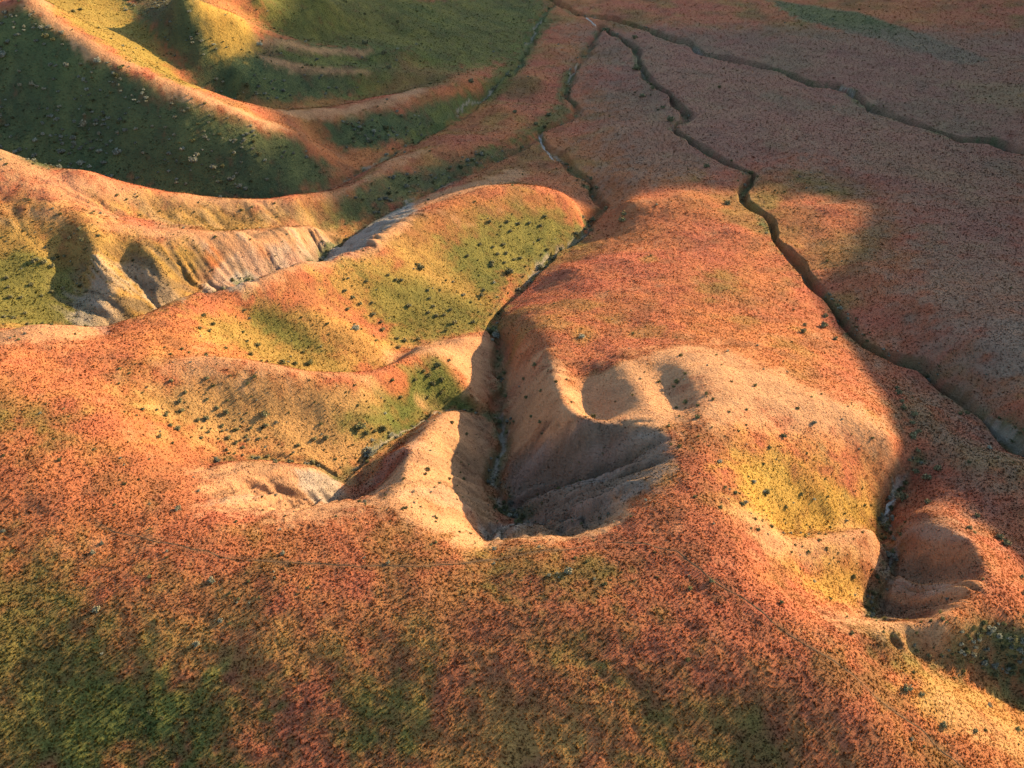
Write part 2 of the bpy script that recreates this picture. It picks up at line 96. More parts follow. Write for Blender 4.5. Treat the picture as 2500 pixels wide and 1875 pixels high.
# plant cover, some with shade put into its colour: kind, edge softness, strength, outline in metres
COVER = [
('soil_shade',14,0.36,[(-72,76),(-37,76),(0,74),(23,69),(41,58),(44,51),(-63,51)]),  # near slope dimmed by colour, shade put into the ground tone
('red',14,0.35,[(-73,78),(-38,78),(0,77),(23,71),(44,58),(47,51),(-63,51)]),
('olive',14.5,0.55,[(-61,74),(-36,72),(-12,72),(-6,66),(-17,63),(-46,65)]),
('olive',11.6,0.6,[(-11,58),(5,60),(10,56),(2,51),(-11,51)]),
('olive',8.7,0.6,[(-123,183),(-105,187),(-93,187),(-94,176),(-119,170)]),
('straw',5.8,0.5,[(-112,191),(-103,198),(-91,198),(-93,187),(-105,186)]),
('shade_green',5.8,0.95,[(-161,269),(-143,275),(-133,269),(-109,255),(-81,247),(-64,251),(-55,253),(-54,241),(-66,229),(-84,224),(-109,226),(-111,198),(-125,189)]),
('yellow',5.8,0.9,[(-169,325),(-148,349),(-120,308),(-91,260),(-98,256),(-124,270),(-135,277)]),
('green',7.2,0.5,[(-169,325),(-148,349),(-120,308),(-91,260),(-98,256),(-124,270),(-135,277)]),
('shade_green',5.8,0.85,[(-148,349),(-122,351),(-100,316),(-91,314),(-82,311),(-56,327),(-53,320),(-77,298),(-93,291),(-103,291),(-120,309)]),
('yellow',5.8,0.75,[(-109,323),(-98,333),(-92,318),(-93,306),(-99,303),(-105,312)]),
('green',11.6,0.92,[(-105,378),(23,528),(14,437),(3,385),(-23,359),(-42,363),(-59,351),(-74,343),(-92,333)]),
('shade_green',7.2,0.75,[(-109,318),(-90,323),(-75,345),(-46,366),(-46,335),(-58,317),(-80,297),(-93,291),(-103,298)]),
('yellow',5.8,0.7,[(-109,323),(-98,333),(-91,320),(-93,306),(-99,303),(-105,312)]),
('straw',2.2,0.75,[(-161,311),(-135,275),(-123,266),(-109,260),(-108,257),(-122,261),(-134,269),(-145,277)]),
('straw',4.3,0.7,[(-127,195),(-142,232),(-116,199),(-107,196),(-113,193),(-124,187)]),
('green',5.8,0.85,[(-84,324),(-55,351),(-54,338),(-71,321),(-85,316)]),
('green',7.2,0.7,[(-61,365),(-39,373),(-18,362),(-25,329),(-40,311),(-57,314)]),
('straw',2.9,0.6,[(-90,323),(-74,339),(-56,356),(-55,353),(-73,335),(-88,322)]),
('straw',2.9,0.6,[(-88,315),(-71,321),(-53,333),(-53,330),(-70,318),(-86,311)]),
('shade_green',4.3,0.95,[(-62,275),(-40,296),(-25,316),(-12,341),(-13,333),(-24,303),(-35,284),(-54,268),(-60,271)]),
('straw',2.9,0.75,[(-71,274),(-55,289),(-43,302),(-35,328),(-31,317),(-39,299),(-54,284),(-69,269)]),
('straw',2.9,0.8,[(-110,261),(-95,256),(-82,254),(-70,257),(-64,253),(-71,249),(-83,249),(-97,252)]),
('shade_green',4.3,0.9,[(-52,215),(-45,228),(-36,250),(-16,269),(4,290),(1,282),(-15,259),(-34,234),(-44,218)]),
('straw',2.9,0.6,[(-58,216),(-47,228),(-41,244),(-37,260),(-26,273),(-26,269),(-35,255),(-40,240),(-47,225)]),
('straw',2.9,0.7,[(-35,230),(-20,247),(-7,255),(2,269),(6,262),(-6,230),(-18,220),(-29,210)]),
('straw',4.3,0.8,[(-106,200),(-96,201),(-89,202),(-78,209),(-62,214),(-61,211),(-77,204),(-88,199),(-97,196)]),
('olive',5.8,0.8,[(-99,192),(-87,193),(-70,193),(-59,210),(-49,217),(-49,221),(-59,214),(-74,206),(-89,201)]),
('straw',4.3,0.85,[(-95,181),(-84,187),(-70,190),(-50,213),(-47,212),(-49,203),(-67,184),(-83,181)]),
('olive',7.2,0.85,[(-120,175),(-105,180),(-93,180),(-74,183),(-71,174),(-66,151),(-73,144),(-87,153),(-105,140)]),
('green',5.8,0.8,[(-117,165),(-106,172),(-98,171),(-90,161),(-86,153),(-95,151),(-107,144)]),
('bare',2.5,0.55,[(-69,183),(-61,190),(-50,205),(-46,209),(-48,200),(-57,187),(-65,177),(-70,170),(-72,176)]),
('bare',2,0.5,[(-89,174),(-85,175),(-73,168),(-70,170),(-67,150),(-79,165)]),
('bare',2,0.5,[(-95,162),(-89,166),(-85,161),(-81,156),(-76,137),(-89,153)]),
('bare',1.5,1,[(-66,180),(-63,184),(-57,185),(-54,162),(-57,158),(-60,158)]),
('bare',1.5,1,[(-46,174),(-49,200),(-43,215),(-36,228),(-30,236),(-25,212),(-29,202),(-34,191),(-39,184),(-42,177)]),
('straw',2.9,0.8,[(-71,170),(-57,159),(-52,171),(-51,192),(-41,177),(-37,185),(-27,205),(-25,208),(-25,199),(-35,181),(-46,170),(-56,156)]),
('straw',3.6,0.8,[(-103,137),(-96,145),(-91,152),(-76,136),(-78,129),(-88,123),(-93,121)]),
('olive',7.2,0.95,[(-43,170),(-34,184),(-20,196),(-1,217),(18,226),(19,218),(-1,194),(-4,173),(-16,165),(-26,158),(-29,167),(-36,168)]),
('green',7.2,0.8,[(-17,201),(-2,218),(16,227),(20,225),(12,211),(-1,195),(-5,185),(-12,190)]),
('green',7.2,0.7,[(-35,177),(-23,183),(-7,181),(-7,172),(-25,162),(-29,169)]),
('olive',4.3,0.7,[(-55,158),(-45,160),(-33,163),(-26,158),(-26,148),(-32,151),(-42,155),(-53,157)]),
('olive',5.8,0.95,[(-62,147),(-53,158),(-45,157),(-37,153),(-30,146),(-35,132),(-46,140),(-58,139)]),
('green',5.8,0.8,[(-55,156),(-48,157),(-39,152),(-45,151),(-52,151)]),
('olive',8.7,0.9,[(-65,120),(-50,127),(-39,126),(-25,133),(-17,142),(-10,141),(-9,138),(-16,135),(-25,115),(-30,111),(-40,114),(-53,113),(-62,112)]),
('straw',7.2,0.35,[(-65,120),(-50,127),(-39,126),(-25,133),(-25,115),(-30,111),(-40,114),(-53,113)]),
('straw',4.3,0.65,[(-63,125),(-52,133),(-40,131),(-27,134),(-27,132),(-39,127),(-50,127),(-62,123)]),
('green',4.3,0.95,[(-25,131),(-20,141),(-15,149),(-11,144),(-6,139),(-9,138),(-16,135),(-21,126)]),
('green',4.3,0.85,[(-31,121),(-21,125),(-18,130),(-15,135),(-16,136),(-22,129),(-29,124)]),
('straw',4.3,0.85,[(-26,155),(-16,163),(-5,166),(-3,152),(-6,141),(-12,148),(-20,145)]),
('straw',5.8,0.85,[(-16,136),(-5,136),(-3,125),(-5,117),(-4,103),(-8,97),(-17,95),(-26,100),(-18,113)]),
('straw',5.8,0.8,[(-50,104),(-39,110),(-30,110),(-26,100),(-14,95),(-4,97),(-4,85),(-12,87),(-22,91),(-34,89),(-45,90)]),
('bare',1.5,0.9,[(-36,106),(-30,110),(-29,107),(-31,100),(-34,103)]),
('straw',2.9,0.9,[(-14,92),(-4,95),(1,102),(9,95),(16,95),(17,91),(15,88),(6,85),(-4,83),(-11,85)]),
('bare',1.5,0.9,[(-5,99),(-1,106),(3,101),(1,95),(-3,89),(-5,92)]),
('straw',5.8,0.75,[(-3,164),(3,150),(10,129),(11,113),(7,113),(-2,125)]),
('greyb',3,0.92,[(-3,123),(6,114),(11,112),(24,107),(24,98),(21,94),(16,95),(15,92),(8,94),(1,100)]),
('bare',3,0.3,[(6,110),(17,106),(15,98),(7,100)]),
('straw',4.3,0.9,[(6,145),(11,129),(13,132),(26,136),(26,133),(31,138),(29,112),(24,109),(14,110),(10,114)]),
('straw',10.2,0.95,[(28,139),(38,142),(46,132),(55,126),(65,119),(66,114),(54,111),(46,112),(34,107),(28,111)]),
('orange',6,0.6,[(34,107),(51,112),(65,113),(64,109),(54,109),(37,106)]),
('yellow',7.2,0.95,[(33,102),(40,106),(50,106),(59,107),(63,107),(61,101),(50,95),(40,91),(33,92)]),
('straw',5.8,0.8,[(33,90),(41,91),(58,100),(60,97),(57,92),(45,88),(35,84)]),
('yellow',5.8,0.8,[(38,84),(48,89),(53,90),(54,86),(50,82),(43,81)]),
('straw',4.3,0.85,[(40,74),(49,81),(51,77),(52,73),(60,77),(61,77),(58,73),(53,72),(47,71),(41,71)]),
('straw',5.8,0.6,[(63,102),(67,95),(67,85),(63,79),(55,74),(53,80),(60,93)]),
('shade_green',7.2,0.95,[(46,69),(58,71),(65,72),(75,71),(72,65),(64,68),(54,69)]),
('yellow',8.7,0.7,[(50,67),(60,66),(71,63),(66,54),(59,59),(51,62)]),
('straw',8.7,0.5,[(55,64),(70,61),(66,54),(56,59)]),
('green',13,0.75,[(-74,80),(-65,78),(-55,72),(-49,65),(-35,63),(-30,59),(-32,52),(-63,52)]),
('green',11.6,0.8,[(-53,64),(-37,62),(-33,57),(-37,52),(-51,52)]),
('green',11.6,0.75,[(-23,63),(-12,62),(-12,57),(-19,56)]),
('green',8.7,0.7,[(4,69),(13,71),(12,67),(7,66)]),
('green',5.8,0.6,[(-3,81),(18,80),(14,78),(9,74),(-2,76)]),
('green',14.5,0.7,[(16,60),(33,58),(32,51),(20,51)]),
('green',7.2,0.6,[(-80,108),(-76,107),(-70,107),(-69,102),(-76,102)]),
('sage',3,0.7,[(131,477),(166,448),(183,405),(194,364),(181,360),(162,401),(135,439)]),
('green',4.3,0.8,[(131,477),(166,448),(183,405),(194,364),(181,360),(162,401),(135,439)]),
('yellow',7.2,0.6,[(170,344),(195,325),(184,300),(167,317)]),
('green',7.2,0.4,[(48,427),(59,410),(57,360),(55,305),(51,300),(50,361)]),
('green',4.3,0.8,[(21,481),(16,437),(9,392),(1,359),(-8,338),(-19,313),(-32,282),(-35,285),(-21,319),(-5,370),(7,436)]),
('green',4.3,0.8,[(21,373),(28,372),(20,344),(19,331),(23,325),(17,313),(4,291),(-7,277),(7,306),(15,328)]),
('green',7.2,0.45,[(46,184),(56,188),(55,177),(46,168)]),
('straw',11.6,0.5,[(106,187),(118,169),(100,133),(95,140),(93,168)]),
('sage',6,0.5,[(96,154),(110,153),(100,133),(93,140)]),
('green',8.7,0.5,[(77,137),(83,120),(88,107),(86,102),(79,111),(73,126)]),
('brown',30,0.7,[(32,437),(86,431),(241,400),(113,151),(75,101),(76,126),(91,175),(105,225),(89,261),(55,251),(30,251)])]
TRAILS = [[(12.5,83.2),(18.7,82.3),(22.3,80.8),(25.9,76.6),(30.1,73.1),(34.7,68.7),(38.1,66.2),(41.5,63.7),(44.8,60.9),(48.1,58.5),(52.2,55.3),(53.9,53.4)],
[(-58.8,86.6),(-55.5,84.9),(-51.6,84.2),(-48.6,83),(-43.6,81.6),(-37.5,80.4),(-28.7,79.5),(-21.2,79.1),(-12.6,79.1),(-4.1,80.6),(2.4,81.7),(7.9,82.5),(12.5,83.2)]]
STREAM_BEDS = [[(123.5,344.2),(129.1,335.8),(130.4,321.2),(132.8,313.3)],
[(142.2,294.2),(149.2,282.2),(159,281),(161.3,275.5)],
[(9.5,301.1),(10.7,287.8),(14.4,277.8)],
[(63.5,105.1),(64.8,107.3),(66.5,108.5)],
[(40.6,437.8),(35.7,457.7)]]
RILLS = [([(-90.1,175.6),(-69.3,188.2),(-50,211.7),(-45,209.6),(-47.5,173.3),(-63.6,155.1),(-80.9,156.2),(-91.5,152.1),(-99.3,166.3)],0.86,-0.51,2.3,1.15),
([(-46.1,176.3),(-42.3,208.5),(-30,231.9),(-23.5,208),(-37.6,182.1)],-0.87,0.49,1.6,0.8),
([(-67.7,178.5),(-56.9,186.6),(-53.6,159.6),(-59.6,157.4)],-0.63,0.77,1.6,0.8),
([(-1.4,124.2),(11.1,111.9),(22.1,108.9),(23.1,100.3),(15.6,94.3),(6.8,96.1),(0.3,105.7)],-0.98,0.20,2.4,1.9),
([(-5.7,101.9),(15.6,94.3),(14.1,86.9),(-3.1,87)],-0.14,0.99,2.6,1.9),
([(-50.1,104.2),(-30.1,111.8),(-26.6,105.1),(-35,93),(-45.7,90.9)],0.75,0.66,2.2,0.6),
([(62,100.9),(67.4,89.6),(63.8,79.8),(54.6,73.6),(50.2,76.9)],-0.59,0.80,2.6,1.9),
([(-124.5,187.2),(-88.9,201.5),(-49,222.2),(-50.5,214.4),(-84.5,187.2),(-120.4,175.1)],0.97,-0.22,2.5,0.35),
([(-29.5,113.2),(-19.2,116.2),(-15.3,127.4),(-8.9,137.3),(-3.3,134.1),(-5.5,116.4),(-3.5,100.7),(-14.3,93.5),(-23.1,96.1)],0.88,0.47,2.6,0.45),
([(-88.5,199.4),(-48.8,220.6),(-50.5,214.4),(-84.5,187.2)],0.86,-0.51,2.2,0.3)]
# shrubs one can tell apart: x, y, width
SHRUBS = {'mid_slope': [(-57.3,118.8,1.55),(-56.8,117.2,1.54),(-61.5,113.7,1.13),(-53.4,120.6,1.18),(-51.7,119.8,1.44),(-50.1,119.5,1.71),(-54,116.2,1.29),(-52.7,117.1,1.55),(-58.4,114.8,1.27),(-56.9,112.2,1.25),(-55.9,112.3,1.76),(-56.9,120.6,1.31),(-43.6,120.4,2.66),(-43.3,118.5,1.58),(-50.2,116.5,1.3),(-49.9,115.4,1.03),(-52.3,112.3,1.14),(-48.7,114.3,1.54),(-47.3,113.6,1.28),(-46.1,113,1.28),(-44.1,115.7,1.17),(-35.3,118.4,1.6),(-33.2,119,1.74),(-46.1,115.6,1.04),(-42.2,112.8,1.29),(-48.2,111.2,1.14),(-37.6,110,1.52),(-39.3,108.3,1.25),(-34.8,113.4,1.56),(-37.7,116.2,1.32),(-57.2,108.1,1.1),(-49,108.3,1.12),(-60,115.3,1.01),(-63.7,117.3,0.89),(-60.9,120.7,0.91),(-59.5,122.1,1.31),(-54,124.1,1.33),(-51.7,114.2,1.02),(-45.7,117.3,1.18),(-47.7,116.6,1.04)],
'hollow': [(-56.1,131.7,1.52),(-60.8,132.8,1.11),(-59.3,132.1,0.97),(-60.9,143.3,1.32),(-59.4,146.3,1.49),(-61.4,148.1,1.5),(-53.2,145.6,1.35),(-51.3,146.1,1.82),(-51.4,141.3,1.62),(-48.6,138,1.45),(-45.7,141.8,2.39),(-43.6,143.3,1.81),(-41.4,145,2.75),(-44.4,138.7,1.76),(-59.3,143.6,1.18),(-55.3,139.6,1.16),(-54.5,148.4,1.07),(-46.1,126,1.21),(-47.1,124.6,1.07)],
'left_hills': [(-104.1,169,2.62),(-102.4,169.3,1.97),(-101,169.2,1.97),(-108,163.3,1.6),(-97.6,164.7,1.63),(-103,163.1,1.61),(-99.2,162.8,1.45),(-92.4,163.9,1.3),(-106.8,160.8,1.27),(-105.4,158,1.57),(-103.6,158.8,1.42),(-100.3,160.7,1.28),(-100.9,153.8,1.24),(-103.2,150.4,1.52),(-101.6,150.7,1.37),(-98.3,149.4,1.37),(-99.3,177.1,1.68),(-97.5,178.6,2.03),(-96.3,176.3,1.68),(-100.2,174.1,1.34),(-93,178,1.18),(-102,172.6,1.67)],
'green_slope': [(-22.1,187.7,2.93),(-0.8,197.8,3.48),(-5.2,198.6,2.12),(-2,201.3,1.56),(-23.9,174,1.92),(-31.9,170.9,1.37),(-31.4,168.3,1.7),(-29.7,166.8,1.36),(-34.4,169.4,1.53),(-19.5,173.9,1.58),(-17.7,173.6,1.76),(-15.9,174.4,1.59),(-13.4,171.9,1.93),(-9.2,173.4,1.76),(-14.6,176.8,1.42),(-18.6,176.4,1.59),(-19.6,178.5,1.43),(-7.3,185.4,2.21),(-7,187.8,1.49),(-20,181,1.44),(-29,179.8,1.41),(-27.3,179.7,1.42),(-33.5,175.4,1.39),(-36.7,166.1,1.67),(-37.7,170.4,1.69),(-36,170,1.7),(-29,164.7,1.68),(-21.3,164.5,1.52),(-24,163,1.68),(-25.7,163.1,1.34),(-25.1,159.8,1.66),(-26.1,180.3,1.78),(9.1,223.2,1.88),(7.9,219.5,1.86),(-0.4,213.2,1.62),(7.4,214.7,1.63),(-8.2,204.6,1.57),(-4.9,205.5,1.58),(-2.2,208,1.79),(-3.7,203.6,1.96),(-1.4,205.4,1.78),(2.2,205.5,1.78),(0.7,204.3,1.58),(-5.2,199.7,1.94),(4.8,219,1.65),(1.8,217,1.64),(-1.2,215.9,1.63),(-5.9,213.6,1.61),(-11.4,198.4,1.72)],
'creek': [(10.7,210.4,2.43),(13.4,213.5,2.05),(18.2,222.2,2.1),(20.5,226.9,2.56),(23.6,234.9,2.63),(22.5,225.9,2.13),(7.6,204.7,1.98),(28.3,240.8,2.68),(25.9,252.4,2.31),(24.9,259.9,1.89),(17.7,274.8,1.97),(3.3,286.4,2.03),(8.6,307.6,2.42),(30.7,224.4,3.37),(31.4,227.1,2.55)],
'nose': [(-15,144,2.13),(-16.8,141.1,1.81),(-14,141.6,1.82),(-15.8,140.2,1.81),(-17.7,141.5,1.51),(-12.9,146.4,1.23),(-19.1,139,1.34),(-14.2,139.3,1.2),(-16.7,137.5,1.19),(-23.2,135.7,1.31),(-21.6,133.8,1.31)],
'valley': [(-2.5,136.4,1.5),(-1.4,143.9,1.71),(-1.7,154.9,1.47),(2.3,143.4,1.22),(-0.9,131.7,1.46),(3.6,126.7,1.12),(5.1,121,1.35),(2.8,135.3,1.47),(5.4,131,1.13),(4.5,143,1.82),(14.2,119,1.45),(29.4,124.9,1.61),(28.7,124,1.07),(29.4,116.9,1.28)],
'spur': [(-11.2,126.8,1.27),(-8.6,126,1.13),(-13.7,105.6,1.48),(-14,104,0.97),(-10.5,107.5,1),(-11.8,103.5,0.97),(-8.4,111.2,1.04)],
'gully': [(-27.6,122.9,3.01),(-23.9,124.7,2.22),(-26.5,122.2,1.64),(-25.2,123.2,1.38)],
'far_plain': [(13.5,317.7,3.31),(1.2,316.6,2.75),(-15.7,339.9,3.46),(-6.8,348.5,2.97),(-1.2,361.4,3.06),(-47.1,342,3.45),(-58.5,361.8,4.19),(-50.4,355.4,3.55),(54.7,342,2.91),(55.2,318.8,2.75),(49.5,334.2,3.43),(51.5,367.2,4.94),(55.7,303,4.23),(44.2,433.7,6.39),(55.6,415.5,4.11),(60.3,258.7,2.8),(61.3,229.8,2.98)],
'east_flat': [(61.8,155.7,2.24),(63.9,160.3,1.64),(68.7,161.7,2.64),(70.9,167.3,2.03),(69,154.9,1.6),(74.9,134.2,2.03),(75.8,137.2,1.48),(74.2,131,1.43),(73.3,127.9,1.69),(74.4,125.9,1.95),(73.2,123.6,1.65),(72,119.5,2.43),(73.4,121,1.63),(72.1,116.9,1.6),(70.1,115.1,1.06),(74,112.4,2.09),(71.8,111.2,2.34),(71,113.2,1.84),(67,107.8,2.82),(62.7,102.6,2),(69.3,104.3,1.75),(75,99.7,1.45),(76.6,93.3,2.33),(76.2,94.5,1.88),(70.9,94.5,1.4),(72.1,80.4,1.06),(75.4,85.8,1.11)],
'yellow_slope': [(46.2,100.6,1.31),(33.2,93.9,1.01),(33.9,91.8,1.22),(36.2,93.9,0.9),(39.4,97.9,1.63),(42.8,97.3,0.94),(34,100.9,0.82)],
'dome': [(44.7,109.5,1.48),(33.7,115.4,1.01),(32.9,117.1,1.15),(30.8,114,1),(30.1,110.3,1.47),(29.6,117.4,1.03)],
'right_gully': [(32.6,88.4,0.86),(35.4,87.5,1.08),(51.4,87.1,1.35),(33.7,91.4,0.88),(47.6,93.9,0.93),(45.3,80.7,0.85),(34.9,73.2,0.98),(43.5,69.7,0.96),(53.9,73.3,0.8),(57.1,73.6,1),(59.1,78,0.84),(61.3,95.8,1.44),(63.4,103.3,1.5),(62.5,101.7,1.24),(61.8,100.1,1.11)],
'right_slope': [(24.9,79.9,0.81),(26.2,75.9,1.19),(54.8,69.8,0.99),(48.9,63.2,1.68),(50.7,62.8,0.93),(52.2,59,1.27),(56.5,59.2,0.92),(63.5,68.9,0.8)],
'fore': [(-39.7,76.5,1.5),(-51.1,79.8,0.8),(-31.4,81.3,1.24),(-57.2,81.3,1.13),(-53.5,72.2,1.55),(-39.6,67.7,1.51),(-48.1,89.8,1.52),(7.5,77.5,1.8),(-16.8,79.7,1.02),(-15.2,91.7,0.89),(1.6,61.3,0.8),(3.9,79.1,0.81)],
'dark_slope': [(-122,244.8,3.42),(-118.9,245.2,2.14),(-117,244.7,1.71),(-117.5,242.6,1.7),(-112,242.1,1.91),(-106.6,242.5,1.91),(-122.3,247.1,1.72),(-102.1,243.1,1.49),(-98.1,242.7,1.49),(-95.7,245.1,1.71),(-93.6,246.9,1.71),(-97.2,248.9,1.5),(-91.8,250.7,1.3),(-104.3,249,1.5),(-106.5,248.8,1.5),(-108.6,250.5,1.29),(-86.4,246.8,1.5),(-86.5,244.9,1.5),(-86,240.6,1.49),(-103.9,236.7,1.69),(-88.6,236.5,2.11),(-93.7,229.7,1.67),(-91.1,229.6,1.67),(-77.2,230.6,1.69),(-69.6,234.4,1.71),(-142.3,257.3,1.73),(-141.7,254,1.94),(-138.2,254.2,2.16),(-136.7,253.6,2.16),(-134.3,252.9,1.94),(-128.2,257.8,2.6),(-129.4,248.5,1.93)],
'lit_crest': [(-146,308.6,2.25),(-146.7,315.7,2.29)],
'back_slope': [(-53.5,279.8,2.45),(-49.8,277.4,2.2),(-46.7,276.1,1.95),(-43.5,279.4,1.97),(-40.1,286.8,2.01),(-35.9,291.7,2.04),(-50.8,273.2,1.93),(-37.7,295.2,2.05)]}

# ---------- terrain height function (world metres) ----------
def hash2(ix, iy, seed):
    h = (ix.astype(np.int64)*374761393 + iy.astype(np.int64)*668265263 + seed*2147483647) & 0xffffffff
    h = ((h ^ (h >> 13))*1274126177) & 0xffffffff
    h = (h ^ (h >> 16)) & 0xffff
    return h.astype(np.float32)*(1.0/65535.0)
def vnoise(x, y, seed=0):
    ix = np.floor(x); iy = np.floor(y)
    fx = (x-ix).astype(np.float32); fy = (y-iy).astype(np.float32)
    fx = fx*fx*fx*(fx*(fx*6-15)+10); fy = fy*fy*fy*(fy*(fy*6-15)+10)
    ix = ix.astype(np.int64); iy = iy.astype(np.int64)
    a = hash2(ix, iy, seed); b = hash2(ix+1, iy, seed)
    c = hash2(ix, iy+1, seed); d = hash2(ix+1, iy+1, seed)
    return (a+(b-a)*fx)*(1-fy)+(c+(d-c)*fx)*fy
def fbm(x, y, wl, octs=4, seed=0, gain=.5):
    s = 0; a = 1; t = 0
    for o in range(octs):
        ca, sa = math.cos(.7*o+.3), math.sin(.7*o+.3)
        s = s+a*(vnoise((x*ca-y*sa)/wl+17.3*o, (x*sa+y*ca)/wl-9.1*o, seed+o)-.5)*2
        t += a; a *= gain; wl *= .5
    return s/t
MQC = .5
def densify(lines, points, step=2.8):
    out = list(points)
    for w in lines:
        for a, b in zip(w[:-1], w[1:]):
            n = max(1, math.ceil(math.hypot(a[0]-b[0], a[1]-b[1])/step))
            for k in range(n): out.append(tuple(a[i]+(b[i]-a[i])*k/n for i in range(3)))
        out.append(w[-1])
    return out
def mq_fit(pts):
    P = np.array(pts, dtype=np.float64)
    X = P[:, :2]; n = len(P)
    D = np.sqrt(((X[:, None]-X[None])**2).sum(-1)+MQC**2)
    A = np.zeros((n+3, n+3)); A[:n, :n] = D-np.eye(n)*.03
    A[:n, n] = 1; A[:n, n+1:n+3] = X/100; A[n, :n] = 1; A[n+1:n+3, :n] = X.T/100
    sol = np.linalg.solve(A, np.concatenate([P[:, 2], [0, 0, 0]]))
    return X, sol
def mq_eval(fit, x, y):
    X, sol = fit; n = len(X); sh = x.shape
    q = np.stack([x.ravel(), y.ravel()], 1); out = np.empty(len(q))
    Xf = X.astype(np.float32); w = sol[:n].astype(np.float32); xx = (Xf**2).sum(1)+np.float32(MQC**2)
    for i in range(0, len(q), 8000):
        p = q[i:i+8000]; pf = p.astype(np.float32)
        d2 = (pf**2).sum(1)[:, None]+xx[None]-2*pf@Xf.T
        out[i:i+8000] = np.sqrt(np.maximum(d2, MQC**2))@w+sol[n]+(p/100)@sol[n+1:]
    return out.reshape(sh)
def seg_dist(x, y, line):
    """distance to a polyline and the running parameter along it"""
    best = np.full(x.shape, 1e9, np.float32); par = np.zeros(x.shape, np.float32)
    L = np.array(line, dtype=np.float32); acc = 0.
    for a, b in zip(L[:-1], L[1:]):
        ab = b[:2]-a[:2]; l2 = float(ab@ab)+1e-9
        t = np.clip(((x-a[0])*ab[0]+(y-a[1])*ab[1])/l2, 0, 1)
        d = (x-a[0]-t*ab[0])**2+(y-a[1]-t*ab[1])**2
        m = d < best; best = np.where(m, d, best)
        par = np.where(m, acc+t*math.sqrt(l2), par); acc += math.sqrt(l2)
    return np.sqrt(best), par
def sstep(a, b, v):
    t = np.clip((v-a)/(b-a), 0, 1); return t*t*(3-2*t)
def poly_mask(x, y, poly, soft):
    """1 well inside the outline, 0 well outside, soft edge in metres"""
    P = np.array(poly, dtype=np.float32); out = np.zeros(x.shape, np.float32)
    m = (x > P[:, 0].min()-soft) & (x < P[:, 0].max()+soft) & (y > P[:, 1].min()-soft) & (y < P[:, 1].max()+soft)
    if not m.any(): return out
    px, py = x[m], y[m]; ins = np.zeros(px.shape, bool); n = len(P)
    for i in range(n):
        x1, y1 = P[i]; x2, y2 = P[(i+1) % n]
        c = ((y1 > py) != (y2 > py)) & (px < (x2-x1)*(py-y1)/(y2-y1+1e-12)+x1); ins ^= c
    d, _ = seg_dist(px, py, list(P)+[P[0]])
    out[m] = sstep(-soft, soft, np.where(ins, d, -d)); return out
def blur(a, s):
    n = int(3*s)+1; k = np.exp(-.5*(np.arange(-n, n+1)/s)**2); k /= k.sum()
    for ax in (0, 1):
        p = np.pad(a, [(n, n) if i == ax else (0, 0) for i in (0, 1)], mode='edge')
        a = sum(w*np.take(p, np.arange(i, i+a.shape[ax]), axis=ax) for i, w in enumerate(k))
    return a
def weather(z, X, Y, steep, steps=14):
    """running water and creep on a 1 m raster: returns the change of height"""
    r, c = z.shape; z0 = z.copy(); z = z+.40*(z-blur(z, 9))+.30*(z-blur(z, 4))
    zs = z.copy(); z = z+.35*fbm(X, Y, 7, 4, 501)
    idx = np.arange(r*c).reshape(r, c); nb = [(-1, -1), (-1, 0), (-1, 1), (0, -1), (0, 1), (1, -1), (1, 0), (1, 1)]
    for it in range(steps):
        p = np.pad(z, 1, mode='edge'); pi = np.pad(idx, 1, mode='edge'); best = np.zeros((r, c)); rec = idx.copy()
        for dy, dx in nb:
            s = (z-p[1+dy:1+dy+r, 1+dx:1+dx+c])/math.hypot(dy, dx)*(.72+.56*hash2(X.astype(int), Y.astype(int), 900+8*it+nb.index((dy, dx)))); m = s > best
            best = np.where(m, s, best); rec = np.where(m, pi[1+dy:1+dy+r, 1+dx:1+dx+c], rec)
        A = [1.0]*(r*c); R = rec.ravel().tolist()
        for i in np.argsort(-z.ravel()).tolist():
            j = R[i]
            if j != i: A[j] += A[i]
        A = np.array(A).reshape(r, c)
        cut = np.minimum(.024*np.sqrt(np.minimum(A, 900))*best, .22)*sstep(.26, .52, best)
        z = z-np.minimum(cut, best*.6)*steep; z = z+.06*(blur(z, 1)-z)
    d = np.clip(z-z0, -3.2, 2.5)
    return d
def raster_at(d, x0, y0, x, y):
    fx = np.clip(x-x0, 1, d.shape[1]-3); fy = np.clip(y-y0, 1, d.shape[0]-3); i = fy.astype(int); j = fx.astype(int); u = fx-i*0-j; v = fy-i
    def cub(a, b, c_, e, t): return b+.5*t*(c_-a+t*(2*a-5*b+4*c_-e+t*(3*(b-c_)+e-a)))
    rws = [cub(d[i+k, j-1], d[i+k, j], d[i+k, j+1], d[i+k, j+2], u) for k in (-1, 0, 1, 2)]
    edge = np.clip(np.minimum(np.minimum(x-x0, x0+d.shape[1]-1-x), np.minimum(y-y0, y0+d.shape[0]-1-y))/12, 0, 1)
    return cub(*rws, v)*edge
def rill(x, y, gx, gy, wl):
    """crests (high) and troughs (low) running down the slope, and how strong they are here"""
    ac = -gy*x+gx*y+1.9*fbm(x, y, 7, 4, 5); al = gx*x+gy*y
    r = np.abs(2*vnoise(ac/(wl*1.9), al/(wl*7), 71)-1)*1.3+.45*np.abs(2*vnoise(ac/wl*1.7+9, al/(wl*4), 72)-1)
    return r, np.clip(.8+1.2*fbm(x, y, 9, 2, 73), .1, 1.8)
